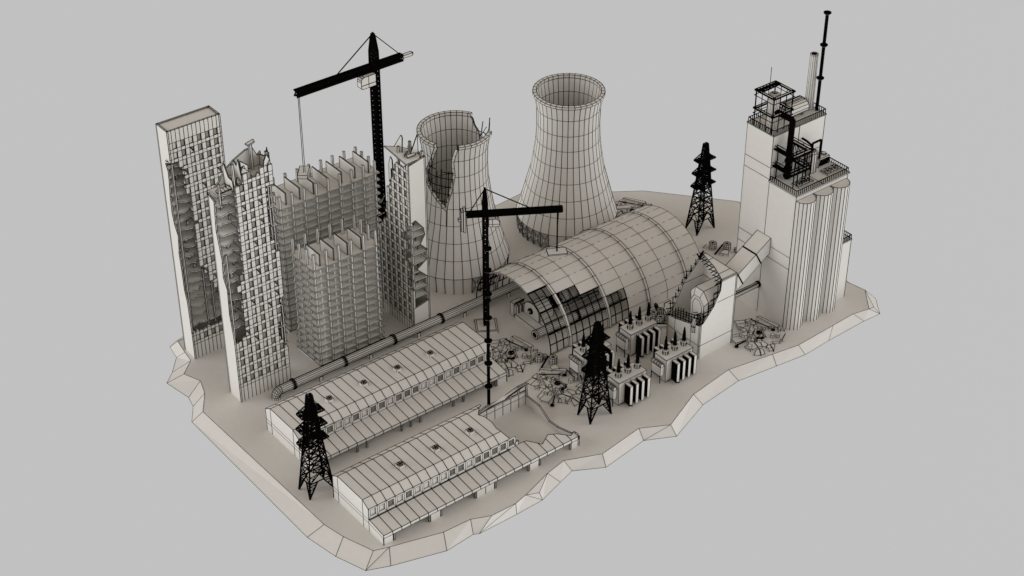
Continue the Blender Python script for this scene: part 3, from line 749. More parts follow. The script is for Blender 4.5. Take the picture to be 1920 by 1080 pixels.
# ---------------------------------------------------------------- pylons
def pylon(label, x, y):
    T = thing('lattice_pylon', label, 'pylon', (x, y, 0), 'black lattice pylons')
    H = 25.2; HX, HY = 3.05, 2.12
    def h(z):
        for (z0,a),(z1,b) in (((0,1),(12.6,.56)),((12.6,.56),(20.6,.33)),((20.6,.31),(H,.17))):
            if z <= z1: return a+(b-a)*(z-z0)/(z1-z0)
        return .2
    lv = [3.6,7.0,10.0,12.6]
    m = MB()
    for sx, sy in ((-1,-1),(1,-1),(1,1),(-1,1)):   # four splayed feet
        f = (sx*HX, sy*HY, 0); k = h(3.6)
        m.bar(f, (sx*HX*k, sy*HY*k, 3.6), .3)
        for tx, ty in ((.28*sx, sy),(sx, .28*sy)):
            e = (tx*HX*k, ty*HY*k, 3.6)
            m.bar(f, e, .26)
            for q in (.35,.6,.85):
                a = Vector(f).lerp(Vector((sx*HX*k, sy*HY*k, 3.6)), q); b = Vector(f).lerp(Vector(e), q); c = Vector(f).lerp(Vector(e), q-.22)
                m.bar(a, b, .15); m.bar(a, c, .12)
    m.build('feet', T)
    m = MB()
    for a, b in zip(lv, lv[1:]): 
        lattice(m, rect(0,0,a,HX*h(a),HY*h(a)), rect(0,0,b,HX*h(b),HY*h(b)), 1, .2, True, True)
        for s in (-1, 1): m.bar((-HX*h(a),s*HY*h(a),a), (HX*h(a),s*HY*h(a),a), .2); m.bar((s*HX*h(a),-HY*h(a),a), (s*HX*h(a),HY*h(a),a), .2)
        m.bar((-HX*h(a),-HY*h(a),a),(HX*h(a),HY*h(a),a),.12)
    m.build('body', T)
    m = MB(); zs = [12.6,13.7,14.9,16.1,17.2,18.4,19.6,20.6,21.7,22.8,23.8,H]
    for a, b in zip(zs, zs[1:]): lattice(m, rect(0,0,a,HX*h(a),HY*h(a)), rect(0,0,b,HX*h(b),HY*h(b)), 1, .19, True, True)
    m.build('mast_head', T)
    for z, ex in ((13.3,3.25),(17.0,3.1),(20.7,2.7)):
        for s in (-1, 1):
            m = MB(); b = HX*h(z)*.9; hy = 1.15
            for zz in (z,):
                e = ex
                m.bar((s*b,-hy,zz),(s*e,-hy,zz),.22); m.bar((s*b,hy,zz),(s*e,hy,zz),.22); m.bar((s*e,-hy,zz),(s*e,hy,zz),.22)
                for yy in (-hy, hy): m.bar((s*b,yy*.6,z+1.5),(s*e,yy,z+.15),.2)
                for i in range(1, 4): m.bar((s*(b+(e-b)*i/4),-hy*.8,z+1.4*(1-i/4)),(s*(b+(e-b)*i/4),hy*.8,z+1.4*(1-i/4)),.13)
                n = 5
                for i in range(n+1):
                    x_ = b+(e-b)*i/n; m.bar((s*x_,-hy,zz),(s*x_,hy,zz),.15)
                    if i < n: m.bar((s*x_,-hy if i % 2 else hy,zz),(s*(b+(e-b)*(i+1)/n),hy if i % 2 else -hy,zz),.12)
            for y_ in (-hy, hy):
                for i in range(4):
                    x_ = b+(ex*.85-b)*i/4; m.bar((s*x_,y_,z),(s*(x_+.35),y_*.9,z+1.2*(1-i/4)),.12)
            m.build('cross_arm', T)
    return T
pylon('lattice pylon in front of the intact warehouse end, beside the long straight ground edge', 142.9, 250.5)
pylon('lattice pylon among the four transformers', 205.35, 233.5)
pylon('lattice pylon standing alone between the arched hall and the silo plant', 276.15, 275.3)

# ---------------------------------------------------------------- cranes
def crane(label, x, y, rz, H, zj, jib0, jib1, mw, jh, box_pos, cab_side, cwkind, tie_front, tie_back, padz=None):
    T = thing('tower_crane', label, 'crane', (x, y, 0), 'tower cranes', rz)
    m = MB(); hw = mw/2; n = int(zj/1.25)
    lattice(m, rect(0,0,0,hw,hw), rect(0,0,zj,hw,hw), n, .19, True, True)
    if mw > 1.3: lattice(m, rect(0,0,0,hw*.5,hw*.5), rect(0,0,zj,hw*.5,hw*.5), n, .12, True, False)
    m.build('mast', T)
    m = MB(); t1 = zj+(H-zj)*.45; 
    lattice(m, rect(0,0,zj,hw,hw), rect(0,0,t1,hw*.95,hw*.95), 4, .19, True, True); lattice(m, rect(0,0,t1,hw*.95,hw*.95), rect(0,0,H-.8,hw*.45,hw*.45), 5, .2, True, True)
    m.box(-hw*.5,-hw*.5,H-.8,hw*.5,hw*.5,H-.3,1,False); m.box(-.2,-.2,H-.3,.2,.2,H,1,False)
    m.build('mast_head', T)
    m = MB(); jw = .62 if mw > 1.3 else .45
    def R4(xx): return [(xx,-jw,zj-jh/2),(xx,jw,zj-jh/2),(xx,jw,zj+jh/2),(xx,-jw,zj+jh/2)]
    lattice(m, R4(jib0), R4(jib1), int(abs(jib1-jib0)/.95), .18, True, True)
    m.build('jib', T)
    for a in (tie_front, tie_back):
        m = MB(); m.bar((0,0,H-.3), (a,0,zj+jh/2), .2); m.build('tie_rod', T)
    m = MB()
    if cwkind == 'bar': m.box(box_pos,-.5,zj-.25,box_pos+2.7,.5,zj+.35); m.box(box_pos+2.4,-.35,zj-.15,box_pos+2.9,.35,zj+.3)
    else:
        m.box(box_pos,-1.1,zj-4.2,box_pos+.45,1.1,zj+1.5); m.box(box_pos-.55,-.9,zj-4.0,box_pos-.05,.9,zj+1.2); m.box(box_pos-1.2,-.3,zj-1.6,box_pos-.55,.3,zj-1.0)
        m.line((box_pos,.0-1.1,zj-4.2),(box_pos,-1.1,zj+1.5))
    m.build('counterweight', T)
    # driver's cabin with a rounded front
    m = MB(); s = cab_side; zt = zj-jh/2-.25; hh = 2.9 if mw > 1.3 else 2.0; l = 4.7 if mw > 1.3 else 3.2
    sec = [(.7,zt),(l-.9,zt),(l-.35,zt-.25),(l-.05,zt-.75),(l,zt-1.2),(l,zt-hh+.25),(l-.25,zt-hh),(.7,zt-hh)]
    yy = -.35 if mw > 1.3 else -.2
    m.prism([(s*a,yy-1.2,z) for a, z in sec], (0,1.6,0))
    m.box(min(s*.7,s*(l+.02)),yy-1.24,zt-hh*.72,max(s*.7,s*(l+.02)),yy-1.2,zt-hh*.66,1,False); xb = 2.6 if mw > 1.3 else 1.5
    m.box(min(s*xb,s*(xb+.12)),yy-1.25,zt-hh,max(s*xb,s*(xb+.12)),yy-1.21,zt,1,False)
    m.build('cabin', T)
    return T
T = crane('tallest tower crane, behind the larger concrete frame, jib reaching left', 198.15, 305.3, 0, 68.2, 59.6, -21.2, 7.6, 1.6, 1.5, 7.7, -1, 'bar', -10.6, 7.2)
T = crane('smaller tower crane on a square concrete pad between the pipeline and the arched hall', 206.35, 274.7, R(-31.4), 38.9, 32.0, -4.3, 17.8, 1.12, 1.15, -5.0, 1, 'slab', 10.7, -3.6)
m = MB(); c = []
m.box(-2.6,-2.6,-.1,2.6,2.6,.75); m.face([(-2.2,-2.2,.76),(2.2,-2.2,.76),(2.2,2.2,.76),(-2.2,2.2,.76)])
o = m.build('crane_pad', None); o.location = (206.2,274.5,0); o.rotation_euler = (0,0,R(-31.4)); tag(o, 'square concrete pad under the smaller tower crane', 'foundation')
m = MB(); m.box(-2.1,-1.15,-.9,2.1,1.15,0); o = m.build('hanging_load', None); o.location = (178.3,306.6,38.6); o.rotation_euler = (0,0,R(50)); tag(o, 'flat concrete block hanging on two ropes above the larger concrete frame', 'load', 'loads hanging from the cranes')
def rope(x, y, z0, z1, label, w=.13, gap=.5):
    m = MB(); 
    for d in (-gap/2, gap/2): m.bar((x+d,y,z0),(x+d*.7,y,z1),w,1)
    tag(m.build('hoist_rope', None), label, 'rope', 'hoist ropes of the cranes')
rope(178.1, 305.9, 38.5, 58.8, 'pair of thin ropes hanging from the left tip of the tallest crane', .11, .42)
j2 = (206.35+16.7*math.cos(R(-31.4)), 274.7+16.7*math.sin(R(-31.4)))
rope(j2[0], j2[1], 20.4, 31.5, 'hoist rope hanging from the right tip of the smaller crane', .17, .16)
m = MB(); m.box(-2.3,-1.3,-.25,2.3,1.3,0); o = m.build('hanging_load', None); o.location = (j2[0],j2[1],20.4); o.rotation_euler = (0,0,R(-28)); tag(o, 'thin flat slab hanging from the smaller crane, above the arched hall roof', 'load', 'loads hanging from the cranes')

# ringed mast beside the warehouses
def ringed_pole(name, parent, x, y, z0, z1, r, rings):
    m = MB(); m.tube((x,y,z0),(x,y,z1),r,r*.9,10,1,False)
    for i in range(4): m.bar((x+r*1.0*math.cos(i*PI/2+.4),y+r*1.0*math.sin(i*PI/2+.4),z0),(x+r*math.cos(i*PI/2+.4),y+r*math.sin(i*PI/2+.4),z1),.12)
    o = m.build(name, parent)
    for z in rings:
        m = MB(); m.lathe((x,y,z), [(r,-.25),(r+.55,-.1),(r+.6,.15),(r,.2)], 12, 1, False); m.lathe((x,y,z-.26), [(r,0),(r+.4,.0)], 12, 0, False); m.build('ring_platform', o if parent is None else o)
    return o
o = ringed_pole('ringed_mast', None, 188.7, 250.55, -.2, 42.4, .33, [5.4,11.8,18.0,24.2,30.4,36.7,42.2]); tag(o, 'slender black mast with ring platforms, standing in front of the smaller crane', 'mast')

# ---------------------------------------------------------------- silo plant
def railing(parent, pts, z, h=1.0, step=.62, loc=(0,0)):
    m = MB()
    for (x0,y0),(x1,y1) in zip(pts, pts[1:]):
        L_ = math.hypot(x1-x0, y1-y0); n = max(1, int(L_/step))
        for i in range(n+1): 
            x, y = x0+(x1-x0)*i/n, y0+(y1-y0)*i/n; m.bar((x,y,z),(x,y,z+h),.14)
        m.bar((x0,y0,z+h),(x1,y1,z+h),.16)
    return m.build('railing', parent)
def plant():
    X0, Y0 = 261.8, 231.1
    T = thing('silo_plant', 'tall concrete plant with three silos, roof machinery and a chimney at the right edge', 'factory', (X0, Y0, 0))
    m = MB(); m.box(0,0,-.5,16.8,8.6,36.7)
    for a, b in (((0,-.0),(0,8.6)),): 
        for z in (16.7,19.9): m.line((0,-.01,z),(0,8.6,z))
    m.line((0,0,16.7),(.8,0,16.9)); m.line((0,0,19.9),(.8,0,20.1)); m.build('lower_block', T)
    m = MB(); m.box(-.3,-.3,36.7,17.1,8.6,37.0); m.line((8.4,-.3,37.0),(8.4,8.6,37.0)); m.build('roof_slab', T)
    m = MB(); m.box(0,8.62,-.5,16.7,17.0,48.4)
    for z in (16.7,19.9,37.1,40.1): m.line((-.01,8.62,z),(-.01,17.0,z))
    m.line((8.35,8.6,36.8),(8.35,8.6,48.4)); m.line((0,8.6,40.1),(16.7,8.6,40.1)); m.build('tall_block', T)
    m = MB(); m.box(-.15,8.45,48.4,16.85,17.1,48.6); m.build('roof_slab', T)
    m = MB(); m.box(16.82,0,-.5,21.1,6.5,16.6); m.build('annex', T)
    m = MB(); m.box(16.85,-.1,16.6,21.2,6.6,16.85); m.build('annex_roof', T)
    railing(T, [(16.9,0),(21.0,0),(21.0,6.4),(17.0,6.4)], 16.85, 1.15, .55)
    fan(T, 19.0, 2.6, 16.85, 1.8, .2, 'cooling_fan'); fan(T, 19.0, 5.0, 16.85, 1.8, .2, 'cooling_fan')
    for k in range(3):      # half-round silos on the front
        cx = 2.75+5.55*k; r = 2.68; n = 9
        m = MB(); P = [(cx-r*math.cos(PI*i/n), -r*math.sin(PI*i/n)) for i in range(n+1)]
        for a, b in zip(P, P[1:]): m.face([(a[0],a[1],-.5),(b[0],b[1],-.5),(b[0],b[1],35.4),(a[0],a[1],35.4)])
        m.face([(a,b,35.4) for a, b in P]); m.build('silo', T)
    railing(T, [(0,8.4),(0,0),(16.8,0),(16.8,8.4)], 37.0, 1.15, .62)
    railing(T, [(16.7,8.7),(0.1,8.7),(.1,16.9),(16.6,16.9),(16.7,8.7)], 48.6, 1.2, .62)
    # fan units on the silo roof
    for x in (2.6,11.9):
        m = MB(); m.box(x-.1,1.8,37,x+4.7,4.0,37.35); u = m.build('fan_unit', T)
        for q in (1.15,3.4): fan(u, x+q, 2.9, 37.2, 2.1, .2, 'fan_ring')
    # round vessel with pipes
    m = MB(); m.lathe((10.2,5.8,37), [(1.35,0),(1.35,5.0),(1.0,5.5),(.35,5.75),(0.01,5.8)], 14); v = m.build('vessel', T)
    m = MB(); 
    for a, b in (((10.2,5.8,42.7),(10.2,5.8,44.3)),((10.2,5.8,44.3),(13.0,5.8,44.3)),((13.0,5.8,44.3),(13.0,5.8,39.2)),((10.2,5.8,43.6),(9.8,7.4,44.4)),((9.8,7.4,44.4),(9.6,8.6,44.6))): m.bar(a, b, .38)
    m.build('vessel_pipe', T)
    m = MB(); m.box(12.6,5.4,37.0,16.0,7.6,39.3); m.tube((13.4,6.5,39.3),(13.4,6.5,39.6),.5,.5,10); m.tube((15.2,6.5,39.3),(15.2,6.5,39.7),.55,.55,10)
    for i in range(7): m.bar((12.8+i*.45,5.35,37.5),(12.8+i*.45+.3,5.35,38.9),.22)
    for z in (37.5,38.2,38.9): m.bar((12.8,5.34,z),(15.8,5.34,z),.2)
    m.build('machine_cabinet', T)
    # steel frame with platforms in the corner of the lower roof
    m = MB()
    for z in (40.6,45.0):
        for y, d in ((2.4,.55),(8.3,.2)): pass
        m.box(1.4,2.6,z,6.6,3.3,z+.22); m.box(5.9,3.3,z,6.6,8.4,z+.22)
        for a, b in (((1.4,2.5),(6.6,2.5)),((6.7,2.5),(6.7,8.5)),((1.4,3.4),(5.8,3.4)),((5.8,3.4),(5.8,8.5)),((1.3,2.5),(-.6,2.6)),((1.3,3.4),(1.3,8.5)),((.5,2.6),(.5,8.5))):
            m.bar((*a,z+.1),(*b,z+.1),.4); m.bar((*a,z+.9),(*b,z+.9),.16)
        for x, y in ((1.4,2.6),(4,2.5),(6.6,2.6),(6.7,5.4),(1.3,5.6),(1.3,8.4),(.5,5.6)): m.bar((x,y,z),(x,y,z+.95),.14)
    for x, y in ((1.5,2.7),(6.6,2.6),(4.2,2.6),(6.6,8.2),(1.5,8.2),(2.6,2.6),(5.2,2.6)): m.bar((x,y,37),(x,y,45.1),.2)
    for z in (42.2,43.8,39.0): m.bar((3.4,2.6,z),(6.6,2.6,z),.14)
    m.bar((3.2,2.6,40.8),(6.6,8.2,45),.16); m.bar((6.6,2.6,40.8),(6.6,8.2,45),.16)
    m.build('platform_frame', T, .04)
    m = MB(); m.tube((3.5,6.6,37.2),(3.5,6.6,52.4),.72,.72,12,1,False); m.tube((3.5,6.6,52.4),(2.6,11.5,52.9),.7,.7,12,1,False)
    for z in (37.6,39.6,41.6): m.tube((3.5,6.6,z),(3.5,6.6,z+.35),.95,.95,12,1,False)
    m.build('black_duct', T)
    # roof cage around a cylindrical vessel
    cx, cy = 2.9, 12.2
    m = MB(); m.lathe((cx,cy,48.6), [(1.5,0),(1.5,7.6),(1.15,8.3),(.5,8.5),(.4,8.2),(.05,8.2)], 22); m.build('caged_vessel', T, .04)
    m = MB(); hx, hy = 3.0, 2.8
    for z in (53.0,57.6):
        for s in (-1, 1):
            m.box(cx-hx,cy+s*hy-.25,z,cx+hx,cy+s*hy+.25,z+.18); m.box(cx+s*hx-.25,cy-hy+.26,z,cx+s*hx+.25,cy+hy-.26,z+.18)
            for q in (-.3,.3):
                m.bar((cx-hx-.3,cy+s*hy+q,z+.1),(cx+hx+.3,cy+s*hy+q,z+.1),.28); m.bar((cx+s*hx+q,cy-hy-.3,z+.1),(cx+s*hx+q,cy+hy+.3,z+.1),.28)
            m.bar((cx-hx-.3,cy+s*(hy+.3),z-1.2),(cx+hx+.3,cy+s*(hy+.3),z-1.2),.13); m.bar((cx+s*(hx+.3),cy-hy-.3,z-1.2),(cx+s*(hx+.3),cy+hy+.3,z-1.2),.13)
    for s in (-1, 1):
        for u in (-1, 1): m.bar((cx+s*hx,cy+u*hy,48.6),(cx+s*hx,cy+u*hy,57.8),.22)
        for f in (-.33,.33): m.bar((cx+s*hx,cy+f*hy,48.6),(cx+s*hx,cy+f*hy,57.7),.13); m.bar((cx+f*hx,cy+s*hy,48.6),(cx+f*hx,cy+s*hy,57.7),.13)
    for f in (.2,.45): m.bar((cx-hx,cy+hy*f+.5,57.8),(cx+hx,cy+hy*f+.8,57.8),.3)
    for i in range(7): m.bar((cx+hx*(-1+2*i/6),cy+hy,57.8),(cx+hx*(-1+2*i/6),cy+1.5,57.8),.25)
    m.bar((cx+1,cy+2.6,57.8),(cx+1,cy+2.6,62.2),.1)
    m.build('roof_cage', T, .04)
    # lying tank, chimney, antenna mast
    m = MB(); a, b = (7.4,12.2,50.6),(13.2,12.2,50.6); n = 12
    m.tube(a,b,1.5,1.5,12); m.tube((6.9,12.2,50.6),a,.9,1.5,12); m.tube(b,(13.8,12.2,50.6),1.5,.8,12)
    for x in (8.5,12.0): m.box(x,11.6,48.6,x+.3,13.2,49.4)
    m.build('lying_tank', T)
    m = MB(); m.box(8.3,13.9,48.6,14.2,14.7,51.6,1,False); m.box(8.6,13.8,51.0,13.9,14.3,51.65); m.build('pipe_rack', T)
    m = MB(); m.tube((15.55,12.9,48.6),(15.55,12.9,62.6),1.05,.9,12,0,True,False); m.tube((15.55,12.9,62.4),(15.55,12.9,62.65),.95,.95,12,0,True); m.tube((15.55,12.9,62.66),(15.55,12.9,62.7),.7,.7,12,1,False); m.build('chimney', T, .05)
    ringed_pole('antenna_mast', T, 16.25, 11.0, 48.6, 73.6, .32, [57.0,65.4,73.4])
plant()

# ---------------------------------------------------------------- broken boiler house
def boiler():
    X0, Y0 = 237.3, 234.2; W, D, H = 10.75, 10.9, 19.8
    T = thing('boiler_house', 'square block house torn open at its upper left corner with a furnace inside', 'building', (X0, Y0, 0))
    t = .35
    m = MB()
    def wall(pts, off):
        m_ = MB(); m_.prism(pts, off); return m_
    def xz(p, y): return [(x-X0, y, z) for x, z in p]
    def yz(p, x): return [(x, min(max(y-Y0,.006),D-.006), z) for y, z in p]
    m = MB(); m.prism(xz([(237.3,-.4),(248.05,-.4),(248.05,19.8),(243.2,19.8),(243.0,17.0),(241.2,13.3),(238.2,9.9),(237.3,9.6)], 0), (0,t,0))
    m.line((0,-.01,3.8),(W,-.01,3.8)); m.line((5.0,-.01,14.1),(W,-.01,14.1)); m.build('front_wall', T)
    m = MB(); m.prism(yz([(234.2,-.4),(245.1,-.4),(245.1,6.8),(242.5,7.1),(237.1,8.6),(234.2,9.6)], -.006), (t,0,0))
    for z in (3.85,): m.line((-.01,0,z),(-.01,D,z))
    for y in (2.9,8.3): m.line((-.01,y,-.1),(-.01,y,8.0)); m.line((0,y,8.0),(t,y,8.0))
    m.build('side_wall', T)
    m = MB(); m.prism(xz([(237.3,-.4),(248.05,-.4),(248.05,19.8),(247.3,19.8),(241.5,14.1),(239.2,9.2),(237.3,6.8)], D), (0,-t,0)); m.line((4,D-t-.02,14.0),(10.4,D-t-.02,14.0)); m.build('back_wall', T)
    m = MB(); m.box(W-t,.006,-.4,W+.006,D-.006,H-.31); m.line((W-t-.02,0,14),(W-t-.02,D,14)); m.build('end_wall', T)
    m = MB(); m.prism([(W,0,H),(5.9,0,H),(6.6,1.3,H),(8.4,5.2,H),(10.0,D,H),(W,D,H)], (0,0,-.3)) if False else m.prism([(W+.006,-.006,H+.005),(5.9,-.006,H+.005),(6.6,1.3,H+.005),(8.4,5.2,H+.005),(10.0,D+.006,H+.005),(W+.006,D+.006,H+.005)], (0,0,-.3))
    m.line((6.9,2.4,H+.01),(W,2.4,H+.01)); m.line((9.2,8.0,H+.01),(W,8.0,H+.01)); m.build('roof', T)
    m = MB(); m.box(.4,.4,3.6,W-.4,D-.4,4.0); m.build('inner_floor', T)
    # furnace with a bevelled arched front
    m = MB(); a = [(.9,4.0),(.9,14.2),(2.7,16.3),(5.4,16.3),(6.8,14.4),(6.8,4.0)]
    a = [(y+.2, z) for y, z in a]; x1 = 3.2
    m.prism([(x1,y,z) for y, z in a], (W-t-x1-.1,0,0))
    i2 = [(1.6+.2,4.6),(1.6+.2,12.9),(3.1+.2,14.6),(5.0+.2,14.6),(5.9+.2,12.9),(5.9+.2,4.6)]
    for k in range(6):
        q = (k+1) % 6
        if k < 5: m.face([(x1-.02,*a[k]),(x1-.02,*a[q]),(x1-.7,*i2[q]),(x1-.7,*i2[k])])
    m.face([(x1-.7,*p) for p in i2]); i3 = [(3.9+(y-3.9)*.7, 8.8+(z-8.8)*.86) for y, z in i2]
    m.face([(x1-.72,*p) for p in i3]); m.build('furnace', T)
    m = MB(); m.tube((2.5,2.2,10.2),(.9,2.2,10.2),.75,.75,12); m.tube((.9,2.2,10.3),(.2,2.2,8.4),.75,.75,12)
    for z in (8.2,): m.tube((.2,2.2,8.4),(.2,2.2,7.0),.75,.75,12)
    m.tube((1.2,2.2,10.2),(1.4,2.2,10.2),.95,.95,12,1,False)
    for q in (-.5,0,.5): m.bar((1.6,2.2+q,10.8+q),(.1,2.2+q,11.4+q),.12); m.bar((2.3,2.0+q,10.9),(1.3,1.4+q,11.2),.12)
    m.build('burner_pipe', T)
    # bare bars sticking out of the torn edges
    rnd = random.Random(4); m = MB()
    # mesh along the side wall opening
    for k in range(12):
        y = .5+k*.9; zb = 7.0+2.6*(1-y/D); m.bar((.2,y,zb-.4),(.2,y,zb+2.6+rnd.uniform(-.5,.5)),.15)
    for j in range(4): m.bar((.2,.3+.3*j,9.6+j*.72),(.2,D-.5-.6*j,7.2+j*.72),.15)
    # along front wall opening
    edge = [(1.0,9.9),(2.4,11.6),(3.9,13.3),(5.0,15.4),(5.7,17.0),(5.9,19.2)]
    for x, z in edge:
        m.bar((x+.4,.2,z),(x-1.6-rnd.random()*.5,.2,z),.16)
    for x, z in edge[:-1]: m.bar((x,.2,z-.6),(x,.2,z+2.6+rnd.random()),.16)
    for x, z in ((1.0,12.6),(2.2,14.0),(3.6,16.6)): m.bar((x,.2,z),(x+2.4,.2,z),.16)
    # along roof opening
    rf = [(6.0,.3),(6.4,1.2),(7.0,2.2),(7.5,3.2),(8.0,4.2),(8.5,5.4),(8.8,6.5),(9.1,7.6),(9.4,8.7),(9.8,9.8)]
    for x, y in rf: m.bar((x+.3,y,H-.15),(x-1.7,y,H-.15-rnd.uniform(0,.3)),.16)
    for x, y in rf[::2]: m.bar((x-.7,y-.9,H-.15),(x-.9,y+1.0,H-.2),.15)
    # along back wall opening (seen against the hall)
    bk = [(.2,7.2),(.9,8.6),(1.6,9.8),(2.4,11.2),(3.2,12.6),(4.2,14.2),(5.4,15.4),(6.8,16.8),(8.2,18.0),(9.6,19.3)]
    for x, z in bk:
        m.bar((x+.2,D-.2,z-.3),(x-rnd.uniform(.7,1.8),D-.2,z+rnd.uniform(0,.4)),.17)
        m.bar((x-.4,D-.2,z-.6),(x-.4,D-.2,z+rnd.uniform(.9,1.9)),.17)
    m.bar((-.4,D-.1,6.9),(-1.6,D-.1,9.4),.17); m.bar((-1.4,D-.1,10.6),(.6,D-.1,10.6),.17); m.bar((-1.4,D-.1,9.6),(-1.4,D-.1,10.6),.17); m.bar((9.2,D-.1,19.6),(10.2,D-.1,20.6),.3); m.bar((9.0,D-.1,19.2),(8.2,D-.1,20.4),.3)
    for i in range(5): m.bar((9.3+.15*i,D-.2,18.8+.3*i),(8.3+.2*i,D-.3,19.1+.35*i),.2)
    m.build('bare_bars', T)
    # inclined gallery up to the plant
    G_ = thing('conveyor_gallery', 'square inclined duct rising from behind the torn block house into the silo plant', 'duct', (X0, Y0, 0))
    m = MB(); y0, y1 = 3.3, 7.8
    tl = lambda x: (x, 13.6+(x-10.8)*.628); bl = lambda x: (x, 9.2+(x-10.8)*.642)
    P = lambda p, y: (p[0], y, p[1])
    tp = [tl(10.76), tl(14.5), tl(20.0), tl(24.48)]; bp = [bl(10.76), bl(16.3), bl(21.8), bl(24.48)]
    for k in range(3):
        q0, q1, r0, r1 = tp[k], tp[k+1], bp[k], bp[k+1]
        m.face([P(q0,y0),P(q1,y0),P(q1,y1),P(q0,y1)]); m.face([P(q0,y0),P(r0,y0),P(r1,y0),P(q1,y0)]); m.face([P(q0,y1),P(q1,y1),P(r1,y1),P(r0,y1)]); m.face([P(r0,y0),P(r0,y1),P(r1,y1),P(r1,y0)])
    for k in (1, 2):
        for u, v in ((P(tp[k],y0),P(bp[k],y0)),(P(tp[k],y0),P(tp[k],y1)),(P(tp[k],y1),P(bp[k],y1))): m.bar(u, v, .3)
    m.build('duct_body', G_)
    m = MB(); m.tube((10.77,5.8,7.9),(24.1,5.8,7.9),.62,.62,10); m.tube((23.9,5.8,7.9),(24.45,5.8,7.9),.85,.85,10,1,False)
    for u in (-.55,.55): m.bar((10.8,5.8-.3,7.9+u),(24.0,5.8-.3,7.9+u),.16)
    m.build('side_pipe', G_)
boiler()

# ---------------------------------------------------------------- transformers
def transformer(label, x, y, tall=False):
    T = thing('transformer', label, 'transformer', (x, y, 0), 'power transformers')
    m = MB(); m.box(0,0,.05,8.0,3.85,6.1); m.box(-.1,-.1,6.1,8.1,3.95,6.3); m.build('tank', T, .075)
    for side in (0, 1):
        for k in range(4):
            m = MB(); x0 = 1.5+1.72*k
            y0, y1 = (-2.15, -.25) if side == 0 else (4.1, 6.0)
            m.box(x0, y0, .35, x0+.78, y1, 5.75)
            for xx in (x0-.015, x0+.795): m.box(min(xx,xx+.01),y0+.06,.45,max(xx,xx+.01),y1-.05,5.65,1,False)
            m.box(x0+.2, y1 if side == 0 else 3.85, 1.2, x0+.5, 0 if side == 0 else y0, 1.5,1,False); m.box(x0+.2, y1 if side == 0 else 3.85, 5.0, x0+.5, 0 if side == 0 else y0, 5.3,1,False)
            m.build('radiator', T, .05)
    for k in range(3):
        cx, cy = 1.5+2.8*k, 2.05; h = 1.0 if not (tall and k == 2) else 2.1
        m = MB()
        m.lathe((cx,cy,6.3), [(.75,1.0),(.75,1.35),(.35,1.35)], 12, 0, True)
        for i in range(8):
            t = i*PI/4; m.bar((cx+.7*math.cos(t),cy+.7*math.sin(t),6.3),(cx+.7*math.cos(t),cy+.7*math.sin(t),7.4),.12)
        z = 7.6; pr = []
        for i in range(9):
            r = .52-.02*i; pr += [(r*.7, z-6.3+i*.3*h),(r, z-6.3+i*.3*h+.1),(r*.7, z-6.3+i*.3*h+.2)]
        pr += [(.26,z-6.3+2.8*h),(.16,z-6.3+3.6*h),(.02,z-6.3+3.7*h)]
        m.lathe((cx,cy,6.3), pr, 12, 1, False); m.build('bushing', T, .04)
    m = MB(); m.box(-1.25,.5,1.9,-.15,3.5,4.4); 
    for yy in (.55,3.45): m.bar((-1.2,yy,0),(-1.2,yy,2.2),.16); 
    m.bar((-1.25,.5,1.9),(-1.25,3.5,1.9),.2); m.build('control_box', T, .06)
    m = MB(); m.tube((-.95,.3,4.95),(-.95,3.7,4.95),.48,.48,10)
    for yy in (.9,1.7,2.5,3.3): m.tube((-.95,yy,4.95),(-.95,yy+.12,4.95),.53,.53,10,1,False)
    m.build('oil_vessel', T, .08)
    m = MB(); m.bar((2.0,-2.6,.6),(1.2,-2.0,.7),.22); m.bar((.2,-.3,.4),(1.6,-.3,.4),.14); m.build('drain_pipe', T)
transformer('transformer farthest back, beside the glazing frame of the arched hall and the pile of drums', 225.65, 244.8)
transformer('transformer nearest to the torn block house, on the right of the four', 225.55, 232.45)
transformer('nearest of the four transformers with one tall bushing, right of the pylon foot', 211.55, 232.6, True)
transformer('transformer mostly hidden behind the pylon, leftmost of the four', 211.55, 244.8)

